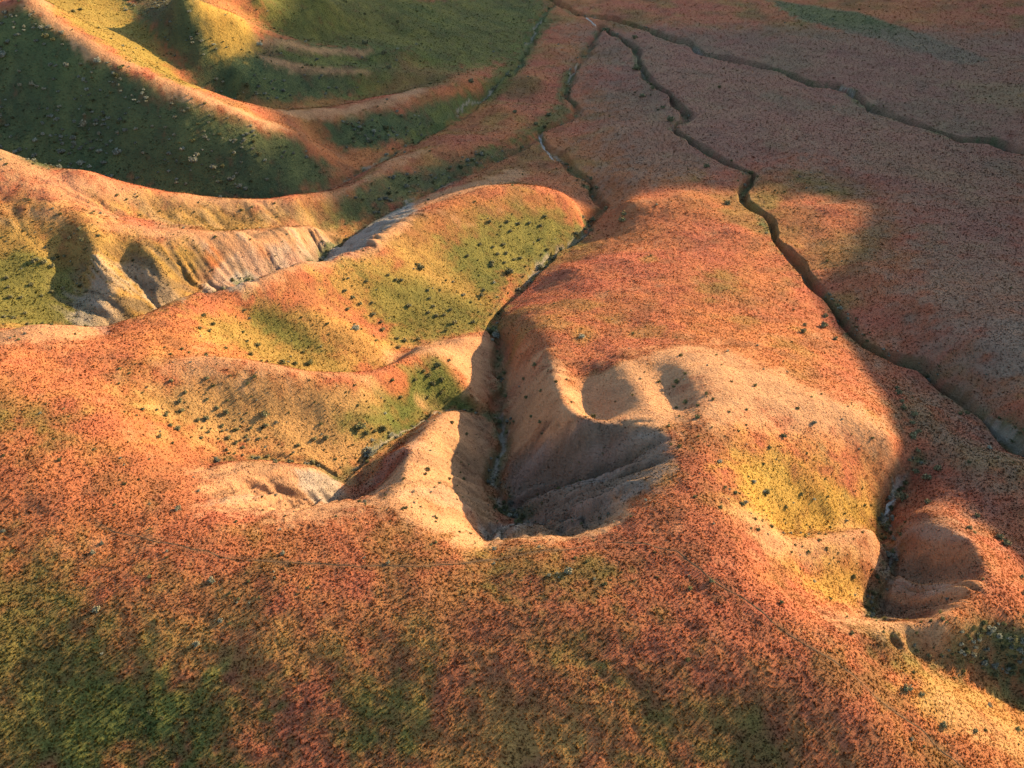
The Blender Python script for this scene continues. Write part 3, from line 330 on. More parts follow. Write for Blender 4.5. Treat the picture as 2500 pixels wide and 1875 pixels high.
def detail(x, y, z, CH, RL):
    """noise relief, erosion rills on the steep faces and carved stream beds"""
    wx = (x+1.6*fbm(x, y, 9, 2, 31)).astype(np.float32); wy = (y+1.6*fbm(x, y, 9, 2, 47)).astype(np.float32)
    z = z+.6*fbm(x, y, 28, 3, 3)+.20*fbm(wx, wy, 6, 3, 11)+.07*fbm(wx, wy, 1.6, 2, 12)
    for poly, gx, gy, wl, amp in RL:
        m = poly_mask(wx, wy, poly, 3.); k = m > 0
        if not k.any(): continue
        r, sp = rill(x[k], y[k], gx, gy, wl)
        z[k] += m[k]*(amp*(r-.75)*sp+min(amp, 1.2)*.30*fbm(x[k], y[k], 3.4, 3, 77))
    for line, w, dep in CH:
        L = np.array(line); mnx, mny = L[:, 0].min()-12, L[:, 1].min()-12; mxx, mxy = L[:, 0].max()+12, L[:, 1].max()+12
        m = (x > mnx) & (x < mxx) & (y > mny) & (y < mxy)
        d, par = seg_dist(wx[m], wy[m], line)
        ww = w*(1+.35*np.sin(par/7.)+.25*np.sin(par/2.7))
        z[m] = z[m]-dep*(1-sstep(.45, 1.0, d/ww))*sstep(0, 6, par)
    return z


# ---------------------------------------------------------------- terrain sheet
fit = mq_fit(densify(CTRL_LINES, CTRL_POINTS))
def axis(parts):
    out = []
    for a, b, n in parts: out.append(np.linspace(a, b, n, endpoint=False))
    return np.concatenate(out+[[parts[-1][1]]])
# rows get wider apart with distance, columns fan out, so that the mesh is as fine as it needs to be where it is near
def row_y(q): return 105./np.tan(np.radians(q))
rows = np.concatenate([np.linspace(-160, 30, 24), row_y(axis([(76, 66.5, 24), (66.5, 11.8, 900), (11.8, 8.5, 50)])), np.linspace(700, 3000, 40)])
rows = np.unique(np.round(rows, 4))
cols = axis([(-3.2, -.9, 24), (-.9, -.61, 110), (-.61, .61, 1040), (.61, .9, 110), (.9, 3.2, 24)])
YY, SS = np.meshgrid(rows, cols, indexing='ij')
XX = SS*(np.maximum(YY, 0)*.788+66)
NRW, NCL = YY.shape
def up2(c, n, ax):                       # linear-in-index upsampling with smooth (cubic) weights
    m = c.shape[ax]; t = np.linspace(0, m-1, n); i = np.clip(np.floor(t).astype(int), 0, m-2); f = t-i
    g = lambda k: np.take(c, np.clip(i+k, 0, m-1), axis=ax)
    sh = [1, 1]; sh[ax] = n; f = f.reshape(sh)
    p0, p1, p2, p3 = g(-1), g(0), g(1), g(2)
    return p1+.5*f*(p2-p0+f*(2*p0-5*p1+4*p2-p3+f*(3*(p1-p2)+p3-p0)))
ri = np.linspace(0, NRW-1, NRW//3+1); ci = np.linspace(0, NCL-1, NCL//3+1)
cx = up2(up2(XX, len(ri), 0), len(ci), 1); cy = up2(up2(YY, len(ri), 0), len(ci), 1)
ZC = up2(up2(mq_eval(fit, cx, cy), NRW, 0), NCL, 1)
RX0, RY0 = -190., 42.; rgx, rgy = np.meshgrid(np.arange(RX0, 191), np.arange(RY0, 470))
steep = .12+.88*np.maximum.reduce([poly_mask(rgx.astype(np.float32), rgy.astype(np.float32), r_[0], 5.) for r_ in RILLS])   # water cuts into the bare steep faces most
ZC = ZC+raster_at(weather(mq_eval(fit, rgx, rgy), rgx, rgy, steep), RX0, RY0, XX, YY)
ZZ = detail(XX, YY, ZC.copy(), CHANNELS, RILLS)
def grid_mesh(name, X, Y, Z):
    r, c = X.shape
    me = bpy.data.meshes.new(name)
    co = np.stack([X, Y, Z], -1).reshape(-1, 3).astype(np.float32)
    idx = np.arange(r*c, dtype=np.int32).reshape(r, c)
    q = np.stack([idx[:-1, :-1], idx[:-1, 1:], idx[1:, 1:], idx[1:, :-1]], -1).reshape(-1, 4)
    me.vertices.add(len(co)); me.vertices.foreach_set('co', co.ravel())
    me.loops.add(q.size); me.loops.foreach_set('vertex_index', q.ravel())
    me.polygons.add(len(q)); me.polygons.foreach_set('loop_start', np.arange(0, q.size, 4, dtype=np.int32))
    me.polygons.foreach_set('use_smooth', np.ones(len(q), dtype=bool))
    me.update(calc_edges=True)
    return me
def height_at(x, y):
    x = np.asarray(x, float); y = np.asarray(y, float)
    i = np.clip(np.searchsorted(rows, y)-1, 0, NRW-2); fy = np.clip((y-rows[i])/(rows[i+1]-rows[i]), 0, 1)
    s = x/(np.maximum(y, 0)*.788+66); j = np.clip(np.searchsorted(cols, s)-1, 0, NCL-2); fx = np.clip((s-cols[j])/(cols[j+1]-cols[j]), 0, 1)
    return (ZZ[i, j]*(1-fx)+ZZ[i, j+1]*fx)*(1-fy)+(ZZ[i+1, j]*(1-fx)+ZZ[i+1, j+1]*fx)*fy

# ---------------------------------------------------------------- plant cover
X32 = XX.astype(np.float32); Y32 = YY.astype(np.float32)
n1 = fbm(X32, Y32, 14, 4, 101); n2 = fbm(X32, Y32, 3.2, 3, 102); n3 = fbm(X32, Y32, 40, 3, 103); n4 = fbm(X32, Y32, 1.3, 2, 104)
PAL = {'red': ((.42, .125, .065), (.35, .128, .050)), 'brown': ((.22, .128, .090), (.18, .125, .085)), 'green': ((.062, .090, .024), (.112, .120, .028)), 'shade_green': ((.045, .078, .036), (.080, .100, .036)),  # last green is darker and cooler, with the slopes' shade put in
       'olive': ((.23, .165, .04), (.33, .195, .055)), 'yellow': ((.45, .26, .05), (.34, .22, .05)), 'straw': ((.47, .26, .13), (.42, .22, .105)), 'soil_shade': ((.13, .075, .04), (.10, .06, .03)),
       'orange': ((.45, .185, .052), (.40, .16, .048)), 'bare': ((.40, .33, .25), (.28, .23, .175)), 'greyb': ((.24, .17, .12), (.19, .14, .105)), 'sage': ((.18, .19, .14), (.22, .2, .15))}
def pal(k, t):
    a, b = PAL[k]; t = np.clip(.5+.9*t, 0, 1)[..., None]
    return np.array(a, np.float32)*(1-t)+np.array(b, np.float32)*t
wxc = X32+2.2*n1+1.2*n2; wyc = Y32+2.2*fbm(X32, Y32, 14, 4, 105)+1.2*n4
COL = pal('red', n1+.5*n2)
CLS = {k: np.zeros(XX.shape, np.float32) for k in PAL}; CLS['red'][:] = 1
mixn = np.clip(.5+.9*(n1*.6+n2*.7), 0, 1)
def lay(k, w):
    on = w > 0; v = w[on][:, None]; t = mixn[on][:, None]; a, b = PAL[k]
    COL[on] = COL[on]*(1-v)+(np.array(a, np.float32)*(1-t)+np.array(b, np.float32)*t)*v
    for q in CLS: CLS[q][on] *= (1-w[on])
    CLS[k][on] += w[on]
# broad natural drift of the cover before the mapped patches
lay('orange', np.clip(n3*1.1-.1, 0, .45)); lay('olive', np.clip(fbm(X32, Y32, 11, 4, 111)*1.5-.3, 0, .5))
lay('green', np.clip(fbm(X32, Y32, 26, 4, 113)*1.4-.12, 0, .5)*np.where(Y32 > 190, 1, .35))
lay('straw', np.clip(fbm(X32, Y32, 4, 3, 112)*1.2-.5, 0, .35))
lay('soil_shade', np.clip(fbm(X32, Y32, 5, 4, 114)*1.5-.3, 0, .35)); lay('green', np.clip(fbm(X32, Y32, 6, 4, 115)*1.6-.3, 0, .45)*sstep(120, 70, Y32))
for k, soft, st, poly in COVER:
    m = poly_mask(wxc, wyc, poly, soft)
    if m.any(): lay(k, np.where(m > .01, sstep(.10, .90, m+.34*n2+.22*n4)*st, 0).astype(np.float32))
for poly, gx, gy, wl, amp in RILLS:                     # bare crests, brush in troughs; troughs darkened so ribs show in flat light
    m = poly_mask(wxc, wyc, poly, 3.); k = m > 0; rr, sp = rill(X32[k], Y32[k], gx, gy, wl); w = np.zeros(XX.shape, np.float32)
    w[k] = m[k]*sstep(.8, 1.3, rr+.35*n2[k])*min(.6, .65*amp); lay('bare', w*.8)
    w[k] = m[k]*sstep(.75, .25, rr+.3*n2[k])*min(.8, .8*amp); lay('soil_shade', w*.7); lay('sage', w*.25)
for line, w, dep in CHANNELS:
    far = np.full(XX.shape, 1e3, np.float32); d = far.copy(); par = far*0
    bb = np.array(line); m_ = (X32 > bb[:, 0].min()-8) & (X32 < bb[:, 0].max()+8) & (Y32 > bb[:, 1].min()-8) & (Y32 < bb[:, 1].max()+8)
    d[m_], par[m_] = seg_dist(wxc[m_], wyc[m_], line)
    lay('shade_green', np.clip(1.15-d/(w*1.25), 0, 1)*np.clip(.7+n2, 0, 1)*.85)
    lay('bare', np.clip(1.2-d/(w*.3), 0, 1)*np.clip(-.25+1.2*np.sin(par*.07+n1*2), 0, .7))
for tr in TRAILS:
    d = np.full(XX.shape, 1e3, np.float32); bb = np.array(tr); m_ = (X32 > bb[:, 0].min()-3) & (X32 < bb[:, 0].max()+3) & (Y32 > bb[:, 1].min()-3) & (Y32 < bb[:, 1].max()+3)
    d[m_] = seg_dist((X32+.5*n2)[m_], (Y32+.5*n4)[m_], tr)[0]
    lay('soil_shade', np.clip(1.5-d/.45, 0, 1)*np.clip(.45+.8*n1+.4*n2, 0, .8))
COL *= np.exp(.10*n4+.22*n2+.12*n1)[..., None]
COL = np.clip(COL, .015, .6)

def nodes(name):
    m = bpy.data.materials.new(name); m.use_nodes = True; nt = m.node_tree
    b = nt.nodes['Principled BSDF']; b.inputs['Roughness'].default_value = .95; b.inputs['Specular IOR Level'].default_value = .1
    return m, nt, b
def add(nt, kind, **kw):
    n = nt.nodes.new(kind)
    for k, v in kw.items(): setattr(n, k, v)
    return n
def ground_material(name, attr):
    m, nt, b = nodes(name)
    co = add(nt, 'ShaderNodeTexCoord')
    at_ = add(nt, 'ShaderNodeAttribute', attribute_name=attr)
    f1 = add(nt, 'ShaderNodeTexNoise'); f1.inputs['Scale'].default_value = 2.6; f1.inputs['Detail'].default_value = 5; f1.inputs['Roughness'].default_value = .65
    f2 = add(nt, 'ShaderNodeTexNoise'); f2.inputs['Scale'].default_value = .9; f2.inputs['Detail'].default_value = 6; f2.inputs['Roughness'].default_value = .6
    for f in (f1, f2): nt.links.new(co.outputs['Object'], f.inputs['Vector'])
    rp = add(nt, 'ShaderNodeMapRange'); rp.inputs[1].default_value = .3; rp.inputs[2].default_value = .7; rp.inputs[3].default_value = .75; rp.inputs[4].default_value = 1.15
    nt.links.new(f1.outputs['Fac'], rp.inputs[0])
    mx = add(nt, 'ShaderNodeVectorMath', operation='SCALE')
    nt.links.new(at_.outputs['Color'], mx.inputs[0]); nt.links.new(rp.outputs[0], mx.inputs['Scale']); nt.links.new(mx.outputs[0], b.inputs['Base Color'])
    bp = add(nt, 'ShaderNodeBump'); bp.inputs['Strength'].default_value = 1; bp.inputs['Distance'].default_value = .35
    bp2 = add(nt, 'ShaderNodeBump'); bp2.inputs['Strength'].default_value = .8; bp2.inputs['Distance'].default_value = .5
    nt.links.new(f1.outputs['Fac'], bp.inputs['Height']); nt.links.new(f2.outputs['Fac'], bp2.inputs['Height'])
    nt.links.new(bp2.outputs[0], bp.inputs['Normal']); nt.links.new(bp.outputs[0], b.inputs['Normal'])
    return m
GROUND = ground_material("hillside_cover", "cover")
def set_cover(me, col):
    a = me.attributes.new("cover", 'FLOAT_COLOR', 'POINT')
    c = np.concatenate([col.reshape(-1, 3), np.ones((col.size//3, 1))], 1).astype(np.float32); a.data.foreach_set('color', c.ravel())
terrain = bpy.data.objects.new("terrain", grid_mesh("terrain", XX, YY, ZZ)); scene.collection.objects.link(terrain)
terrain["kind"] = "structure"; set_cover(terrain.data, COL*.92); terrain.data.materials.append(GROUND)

# ---------------------------------------------------------------- unseen range at right, its crest shaped to throw shade on the plain
tk = [-60, -20, 10, 24, 29, 37, 44, 55, 65, 75, 88, 102, 115, 125, 134, 150, 166, 177, 192, 200, 213, 225, 236, 248, 285, 317, 345, 420, 520]
kk = [-80.1, -69.2, -59.4, -51.8, -42.3, -44.0, -45.2, -46.6, -46.3, -50.7, -55.8, -61.4, -64.9, -72.2, -76.4, -80.9, -79.3, -70.9, -69.5, -56.5, -37.2, -32.5, -29.4, -29.8, -29.8, -29.5, -36.8, -43.5, -70.2]
tt = np.linspace(-60, 520, 291); ww = np.linspace(-150, 420, 96)
hx, hy = math.sin(sa), math.cos(sa); sc = 175+1.85*tt.clip(-60)
Hc = np.interp(tt, tk, kk)+sc*math.tan(se)+2.6*fbm(tt, tt*0, 14, 4, 231)*sstep(100, 125, tt)
Tg, Wg = np.meshgrid(tt, ww, indexing='ij')
Sg = sc[:, None]+Wg; HX = hx*Sg-hy*Tg; HY = hy*Sg+hx*Tg
HZ = Hc[:, None]-np.where(Wg < 0, -Wg*1.0, Wg*.35)+(.06*np.abs(Wg)).clip(0, 9)*fbm(HX, HY, 60, 4, 211)
base = height_at(HX, HY)-6
HZ = np.maximum(HZ, base)
hill = bpy.data.objects.new("hills", grid_mesh("hills", HX, HY, HZ)); scene.collection.objects.link(hill); hill["kind"] = "structure"
h1 = fbm(HX.astype(np.float32), HY.astype(np.float32), 40, 4, 221)
set_cover(hill.data, np.array(PAL['red'][1])*(1-np.clip(.5+h1, 0, 1)[..., None])+np.array(PAL['olive'][0])*np.clip(.5+h1, 0, 1)[..., None])
hill.data.materials.append(GROUND)

# ---------------------------------------------------------------- strips laid on the ground: trails and dry stream beds
def plain_material(name, c1, c2, sc_=1.5):
    m, nt, b = nodes(name)
    co = add(nt, 'ShaderNodeTexCoord'); f = add(nt, 'ShaderNodeTexNoise'); f.inputs['Scale'].default_value = sc_; f.inputs['Detail'].default_value = 5
    r = add(nt, 'ShaderNodeValToRGB'); r.color_ramp.elements[0].color = (*c1, 1); r.color_ramp.elements[1].color = (*c2, 1)
    r.color_ramp.elements[0].position = .3; r.color_ramp.elements[1].position = .7
    nt.links.new(co.outputs['Object'], f.inputs['Vector']); nt.links.new(f.outputs['Fac'], r.inputs[0]); nt.links.new(r.outputs[0], b.inputs['Base Color'])
    bp = add(nt, 'ShaderNodeBump'); bp.inputs['Distance'].default_value = .2; nt.links.new(f.outputs['Fac'], bp.inputs['Height']); nt.links.new(bp.outputs[0], b.inputs['Normal'])
    return m
SOIL = plain_material("trodden_soil", (.06, .04, .022), (.12, .075, .04)); PALE = plain_material("pale_dry_mud", (.24, .205, .16), (.44, .39, .32))
def strip(name, line, width, mat, lift=.04, seed=0):
    L = [np.array(p, float) for p in line]; pts = []
    for a, b in zip(L[:-1], L[1:]):
        n = max(1, int(np.linalg.norm(b-a)/.5)); pts += [a+(b-a)*k/n for k in range(n)]
    pts = np.array(pts+[L[-1]]); d = np.gradient(pts, axis=0); d /= np.linalg.norm(d, axis=1)[:, None]+1e-9
    nrm = np.stack([-d[:, 1], d[:, 0]], 1); k = np.arange(len(pts)); wob = fbm(k*.5, k*0.+seed, 4, 3, 301)
    pts = pts+nrm*(.5*wob)[:, None]; taper = np.clip(np.minimum(k, len(pts)-1-k)/6., .1, 1)
    wd = width*taper*(1+.6*fbm(k*.5, k*0.+seed+7, 3, 3, 302)); a = np.linspace(-.5, .5, 5)
    gx = pts[:, 0][:, None]+nrm[:, 0][:, None]*wd[:, None]*a; gy = pts[:, 1][:, None]+nrm[:, 1][:, None]*wd[:, None]*a
    o = bpy.data.objects.new(name, grid_mesh(name, gx, gy, height_at(gx, gy)+lift-.1*np.abs(a)**2)); scene.collection.objects.link(o)
    o.data.materials.append(mat); o["kind"] = "structure"; return o
for i, tr in enumerate(STREAM_BEDS): strip("stream_bed", tr, 1.0, PALE, .05, 5*i)
for i, tr in enumerate(TRAILS): strip("path", tr, .18, SOIL, .03, 11*i)

# ---------------------------------------------------------------- grass: tufts scattered over the hills
rng = np.random.default_rng(5); random.seed(5)
lib = bpy.data.collections.new("plant_library")          # source meshes, never linked to the scene
def tuft_mesh(name, blades, spread, hgt, wid, seed):
    r = random.Random(seed); v = []; f = []
    for _ in range(blades):
        a = r.uniform(0, 2*math.pi); d = spread*math.sqrt(r.random())*.6; l = r.uniform(.25, 1)*spread
        bx, by = d*math.cos(a), d*math.sin(a); a2 = a+r.uniform(-.7, .7); h = hgt*r.uniform(.55, 1.1)
        tx, ty = bx+l*.7*math.cos(a2), by+l*.7*math.sin(a2); px, py = -math.sin(a2)*wid, math.cos(a2)*wid
        i = len(v); mx_, my_ = (bx*.6+tx*.4), (by*.6+ty*.4)
        v += [(bx-px*.5, by-py*.5, -.08), (bx+px*.5, by+py*.5, -.08), (mx_+px, my_+py, h*.75), (mx_-px, my_-py, h*.75), (tx, ty, h)]
        f += [(i, i+1, i+2, i+3), (i+3, i+2, i+4)]
    me = bpy.data.meshes.new(name); me.from_pydata(v, [], f)
    me.polygons.foreach_set('use_smooth', [True]*len(me.polygons))
    me.normals_split_custom_set_from_vertices([(Vector((p[0]*.9, p[1]*.9, .75))).normalized() for p in v]); return me
def see_through(nt, b, col, fac):                        # thin leaves and dry stalks let light through
    tr = add(nt, 'ShaderNodeBsdfTranslucent'); ms = add(nt, 'ShaderNodeMixShader'); ms.inputs[0].default_value = fac
    nt.links.new(col, tr.inputs['Color']); nt.links.new(b.outputs[0], ms.inputs[1]); nt.links.new(tr.outputs[0], ms.inputs[2])
    nt.links.new(ms.outputs[0], nt.nodes['Material Output'].inputs['Surface'])
def tint_material(name, lo, hi):
    m, nt, b = nodes(name); at_ = add(nt, 'ShaderNodeAttribute', attribute_name='tint', attribute_type='INSTANCER')
    g = add(nt, 'ShaderNodeNewGeometry'); s = add(nt, 'ShaderNodeMapRange'); s.inputs[3].default_value = lo; s.inputs[4].default_value = hi
    mx = add(nt, 'ShaderNodeVectorMath', operation='SCALE')
    nt.links.new(g.outputs['Random Per Island'], s.inputs[0]); nt.links.new(at_.outputs['Color'], mx.inputs[0]); nt.links.new(s.outputs[0], mx.inputs['Scale'])
    nt.links.new(mx.outputs[0], b.inputs['Base Color']); see_through(nt, b, mx.outputs[0], .5); return m
TUFT = tint_material("grass_blades", .85, 1.15); tufts = []
for i in range(5):
    o = bpy.data.objects.new("grass_tuft", tuft_mesh("grass_tuft", 11+2*i, .5, .42+.05*i, .085, 40+i)); o.data.materials.append(TUFT); tufts.append(o)
def scatter(name, sources, P, rot, scl, tint, vi):
    me = bpy.data.meshes.new(name); me.vertices.add(len(P)); me.vertices.foreach_set('co', P.astype(np.float32).ravel())
    def attr(n, typ, key, arr): me.attributes.new(n, typ, 'POINT').data.foreach_set(key, arr.ravel())
    attr('rot', 'FLOAT_VECTOR', 'vector', rot.astype(np.float32)); attr('scl', 'FLOAT_VECTOR', 'vector', scl.astype(np.float32))
    attr('tint', 'FLOAT_COLOR', 'color', np.concatenate([tint, np.ones((len(P), 1))], 1).astype(np.float32)); attr('vi', 'INT', 'value', vi.astype(np.int32))
    o = bpy.data.objects.new(name, me); scene.collection.objects.link(o); o["kind"] = "stuff"
    c = bpy.data.collections.new(name+"_sources"); 
    for s in sources: c.objects.link(s)
    ng = bpy.data.node_groups.new(name+"_scatter", 'GeometryNodeTree')
    ng.interface.new_socket("Geometry", in_out='INPUT', socket_type='NodeSocketGeometry'); ng.interface.new_socket("Geometry", in_out='OUTPUT', socket_type='NodeSocketGeometry')
    N = ng.nodes.new; gi = N('NodeGroupInput'); go = N('NodeGroupOutput'); ip = N('GeometryNodeInstanceOnPoints'); ci_ = N('GeometryNodeCollectionInfo')
    ci_.inputs['Collection'].default_value = c; ci_.inputs['Separate Children'].default_value = True; ci_.inputs['Reset Children'].default_value = True
    def na(n, t):
        q = N('GeometryNodeInputNamedAttribute'); q.data_type = t; q.inputs['Name'].default_value = n; return q.outputs['Attribute']
    lk = ng.links.new; lk(gi.outputs[0], ip.inputs['Points']); lk(ci_.outputs[0], ip.inputs['Instance']); ip.inputs['Pick Instance'].default_value = True
    lk(na('vi', 'INT'), ip.inputs['Instance Index']); lk(na('scl', 'FLOAT_VECTOR'), ip.inputs['Scale'])
    er = N('FunctionNodeEulerToRotation'); lk(na('rot', 'FLOAT_VECTOR'), er.inputs[0]); lk(er.outputs[0], ip.inputs['Rotation'])
    lk(ip.outputs[0], go.inputs[0]); md = o.modifiers.new("scatter", 'NODES'); md.node_group = ng
    return o
i0, i1 = np.searchsorted(rows, row_y(66.5)), np.searchsorted(rows, row_y(11.8))
def sample(n):
    fi = rng.uniform(i0, i1, n); s = rng.uniform(-.80, .80, n); i = fi.astype(int); j = np.clip(np.searchsorted(cols, s)-1, 0, NCL-2)
    y = rows[i]+(fi-i)*(rows[np.minimum(i+1, NRW-1)]-rows[i])
    return s*(y*.788+66), y, i, j
NT = 420000
tx, ty, ti, tj = sample(NT)
bare = CLS['bare'][ti, tj]+.5*CLS['greyb'][ti, tj]; keep = rng.random(NT) > bare*.85+CLS['straw'][ti, tj]*.55
trd = np.minimum(*[seg_dist(tx.astype(np.float32), ty.astype(np.float32), t)[0] for t in TRAILS]); keep &= trd > .15
tx, ty, ti, tj = tx[keep], ty[keep], ti[keep], tj[keep]; n = len(tx); tz = height_at(tx, ty)
dist = np.sqrt(tx**2+ty**2+(tz-CAM_H)**2)
gsz = (.12+.0009*dist)*rng.lognormal(0, .26, n)*(1-.35*CLS['straw'][ti, tj])
tint = 1.12*COL[ti, tj]*np.exp(rng.normal(0, .08, (n, 1)))*np.exp(rng.normal(0, .06, (n, 3)))
pale = rng.random(n) < .015; tint[pale] = tint[pale]*.5+np.array((.42, .27, .15))*.5
scl = np.stack([gsz, gsz, gsz*rng.uniform(.3, .65, n)], 1); rot = np.stack([rng.normal(0, .12, n), rng.normal(0, .12, n), rng.uniform(0, 6.283, n)], 1)
vi = rng.integers(0, 5, n); grn = (CLS['green']+CLS['sage']+CLS['shade_green']+.5*CLS['olive']+.6*CLS['yellow'])[ti, tj] > .5; stw = ~grn & (CLS['straw'][ti, tj] > .5)
P = np.stack([tx, ty, tz], 1)
for nm, m in (("green_grass", grn), ("straw_grass", stw), ("red_brush_grass", ~grn & ~stw)):
    scatter(nm, tufts, P[m], rot[m], scl[m], np.clip(tint[m], .01, .7), vi[m])

# ---------------------------------------------------------------- shrubs
def shrub_meshes(seed, leaves, lean):
    r = random.Random(seed); lob = [(r.uniform(0, 6.28), r.uniform(.1, .3), r.uniform(.15, .42), r.uniform(.16, .27)) for _ in range(9)]
    v = []; f = []
    for _ in range(leaves):
        a, d, h, rad = r.choice(lob); u = r.uniform(-1, 1); p = r.uniform(0, 6.28); q = math.sqrt(1-u*u); rr = rad*r.random()**.35
        c = Vector((d*math.cos(a)+rr*q*math.cos(p), d*math.sin(a)+rr*q*math.sin(p), max(.02, h+rr*u*.9)))
        nrm = Vector((q*math.cos(p), q*math.sin(p), u+.3))+Vector((r.gauss(0, .5), r.gauss(0, .5), r.gauss(0, .5)))
        t1 = nrm.orthogonal().normalized(); t2 = nrm.cross(t1).normalized(); s = r.uniform(.05, .10); i = len(v)
        v += [c-t1*s, c+t2*s*.6, c+t1*s*1.3, c-t2*s*.6]; f.append((i, i+1, i+2, i+3))
    fo = bpy.data.meshes.new("foliage"); fo.from_pydata(v, [], f)
    v = []; f = []
    for k in range(7):
        a = k*.9+r.uniform(-.2, .2); e = Vector((math.cos(a)*.3, math.sin(a)*.3, r.uniform(.3, .5))); m_ = e*.5+Vector((r.uniform(-.05, .05), r.uniform(-.05, .05), .02)); i = len(v)
        for c, w in ((Vector((math.cos(a)*.03, math.sin(a)*.03, -.1)), .03), (m_, .018), (e, .006)):
            v += [c+Vector((w*math.cos(b), w*math.sin(b), 0)) for b in (0, 2.09, 4.19)]
        for s in range(2):
            for b in range(3): f.append((i+3*s+b, i+3*s+(b+1) % 3, i+3*s+3+(b+1) % 3, i+3*s+3+b))
    st = bpy.data.meshes.new("stem"); st.from_pydata(v, [], f)
    return fo, st
def leaf_material(name, c1, c2):
    m, nt, b = nodes(name); g = add(nt, 'ShaderNodeNewGeometry'); r = add(nt, 'ShaderNodeValToRGB')
    r.color_ramp.elements[0].color = (*c1, 1); r.color_ramp.elements[1].color = (*c2, 1)
    nt.links.new(g.outputs['Random Per Island'], r.inputs[0]); nt.links.new(r.outputs[0], b.inputs['Base Color']); return m
LEAF = {'dark': leaf_material("dark_sage_leaves", (.06, .066, .024), (.20, .185, .08)), 'pale': leaf_material("pale_sage_leaves", (.13, .125, .075), (.27, .25, .16)),
        'grey': leaf_material("grey_sage_leaves", (.08, .08, .036), (.24, .22, .11))}
SHTINT = tint_material("small_shrub_leaves", .6, 1.4)
BARK = plain_material("shrub_bark", (.09, .06, .04), (.2, .14, .1), 8)
VAR = {}
for k, mt in LEAF.items():
    VAR[k] = []
    for s in range(4):
        fo, st = shrub_meshes(100+s, 230, 0); fo.materials.append(mt); st.materials.append(BARK)
        jm = fo.copy(); jm.name = "sagebrush"; bm = bmesh.new(); bm.from_mesh(fo); nf = len(bm.faces); bm.from_mesh(st)
        bm.faces.ensure_lookup_table()
        for q in bm.faces[nf:]: q.material_index = 1
        bm.to_mesh(jm); bm.free(); jm.materials.append(BARK); VAR[k].append((fo, st, jm))
REG = {  # where, leaf kind, look
 'mid_slope': ("sunlit slope left of the gully", 'grey', "rounded sagebrush"), 'hollow': ("green hollow below the pink crest", 'dark', "dark sagebrush"),
 'left_hills': ("olive hills at the left edge", 'grey', "grey-green sagebrush"), 'green_slope': ("yellow-green slope beside the stream", 'grey', "round sagebrush"),
 'creek': ("bed of the central stream", 'grey', "grey shrub"), 'nose': ("shaded face of the blunt spur", 'dark', "dark sagebrush"),
 'valley': ("shaded wall of the central valley", 'dark', "dark shrub"), 'spur': ("bright tan spur beside the bowl", 'dark', "small olive shrub"),
 'gully': ("foot of the shrub-dotted slope", 'dark', "spreading bush"), 'far_plain': ("far plain along the channels", 'grey', "blue-grey shrub"),
 'east_flat': ("shaded flat right of the dome", 'grey', "grey-green bush"), 'yellow_slope': ("bright yellow slope above right gully", 'dark', "dark bush"),
 'dome': ("top of the smooth tan dome", 'dark', "low olive shrub"), 'right_gully': ("rim and floor of right gully", 'dark', "dark shrub"),
 'right_slope': ("orange slope beside the diagonal trail", 'grey', "olive shrub"), 'fore': ("red grass of the near slope", 'pale', "pale shrub"),
 'dark_slope': ("big shaded slope at upper left", 'pale', "pale sagebrush"), 'lit_crest': ("golden crest at upper left corner", 'dark', "dark bush"),
 'back_slope': ("green bank below far tan ridge", 'grey', "grey sagebrush")}
NTH = ["leftmost"]+[w+" from left" for w in "second third fourth fifth sixth seventh eighth ninth tenth eleventh twelfth thirteenth fourteenth fifteenth sixteenth seventeenth eighteenth nineteenth twentieth".split()]
def label_of(items):
    """items of one region: (w, key, x, y) -> label that names the row and the place in it"""
    out = {}; items = sorted(items, key=lambda q: -q[3]); nr = 1 if len(items) < 8 else 2 if len(items) < 20 else 3 if len(items) < 40 else 4
    names = {1: [""], 2: ["far half of ", "near half of "], 3: ["far third of ", "middle of ", "near third of "], 4: ["top row on ", "upper middle of ", "lower middle of ", "bottom row on "]}[nr]
    for k in range(nr):
        part = sorted(items[k*len(items)//nr:(k+1)*len(items)//nr], key=lambda q: q[2]/(q[3]+84))
        for n_, it in enumerate(part):
            where, leaf, look = REG[it[1]]; out[it] = "%s, %s, %s%s" % (look, NTH[n_], names[k] or "on ", where)
    return out
def place(o, x, y, w, hs):
    o.location = (x, y, float(height_at(x, y))-.03*w); o.scale = (w, w, w*hs); o.rotation_euler = (0, 0, random.uniform(0, 6.28))
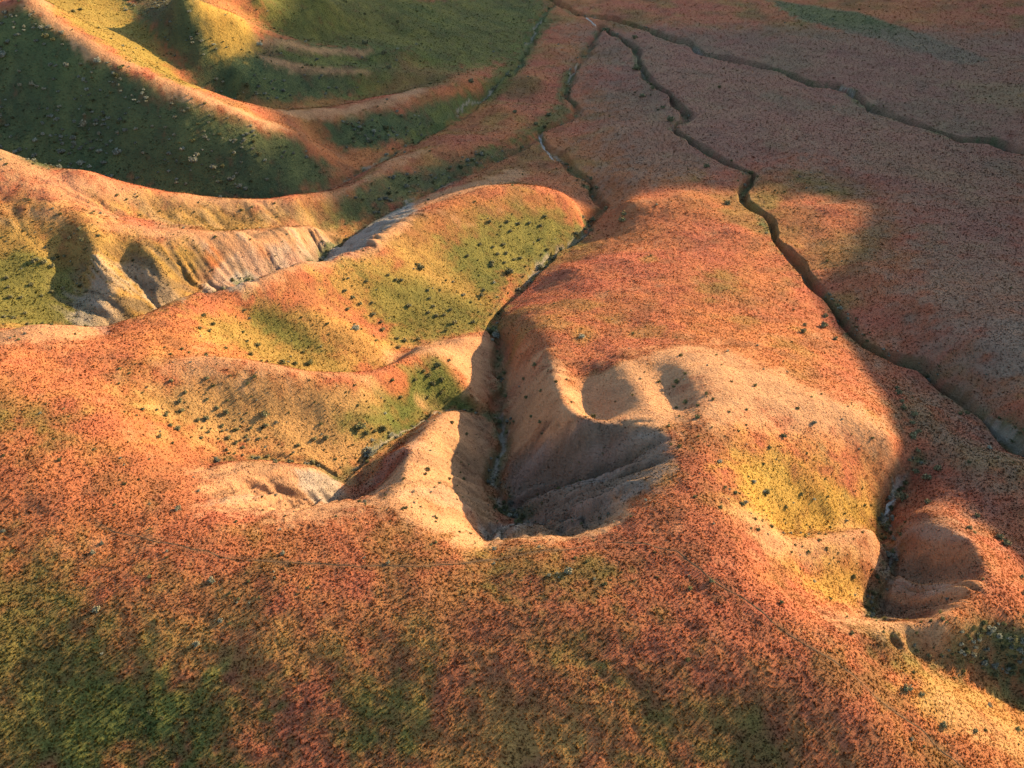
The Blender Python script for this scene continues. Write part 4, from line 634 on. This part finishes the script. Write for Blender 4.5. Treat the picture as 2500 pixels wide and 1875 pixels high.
allsh = sorted(((w, k, x, y) for k, l in SHRUBS.items() for x, y, w in l), reverse=True)
allsh = allsh[:300]; LABEL = {}
for key in REG: LABEL.update(label_of([q for q in allsh if q[1] == key]))
for rank, q in enumerate(allsh):
    w, key, x, y = q; w *= .82; leaf = REG[key][1]; fo, st, jm = VAR[leaf][random.randrange(4)]; hs = random.uniform(.8, 1.15)
    if rank < 70:
        o = bpy.data.objects.new("sagebrush", None); o.empty_display_size = .3
        for nm, me in (("foliage", fo), ("stem", st)):
            c = bpy.data.objects.new(nm, me); c.parent = o; scene.collection.objects.link(c)
    else: o = bpy.data.objects.new("sagebrush", jm)
    scene.collection.objects.link(o); place(o, x, y, w, hs)
    o["label"] = LABEL[q]; o["category"] = "shrub"; o["group"] = "shrubs on the "+REG[key][0]

# the many small shrubs nobody could count
n = 130000; x, y, i, j = sample(n)
dens = .10*CLS['green']+.65*CLS['shade_green']+.17*CLS['olive']+.12*CLS['yellow']+.07*CLS['straw']+.12*CLS['greyb']+.001
dens = dens*np.clip(.55+1.3*fbm(X32, Y32, 11, 3, 401), .05, 1.3)
k = rng.random(n) < dens[i, j]*np.where(y > 70, 1, .12); x, y, i, j = x[k], y[k], i[k], j[k]; n = len(x); z = height_at(x, y)
dd = np.sqrt(x**2+y**2+(z-CAM_H)**2); w = (.22+.0015*dd+.55*CLS['shade_green'][i, j])*rng.lognormal(0, .38, n)
src = []
for s in range(4):
    me = VAR['grey'][s][2].copy(); me.materials.clear(); me.materials.append(SHTINT); me.materials.append(BARK); src.append(bpy.data.objects.new("small_shrub", me))
dk = np.where(rng.random((n, 1)) < .2+.55*CLS['shade_green'][i, j][:, None], np.array((.24, .25, .19)), np.array((.13, .13, .06)))*np.exp(rng.normal(0, .2, (n, 1)))
scatter("small_shrubs", src, np.stack([x, y, z-.03], 1), np.stack([x*0, x*0, rng.uniform(0, 6.28, n)], 1), np.stack([w, w, w*rng.uniform(.6, 1, n)], 1), dk, rng.integers(0, 4, n))
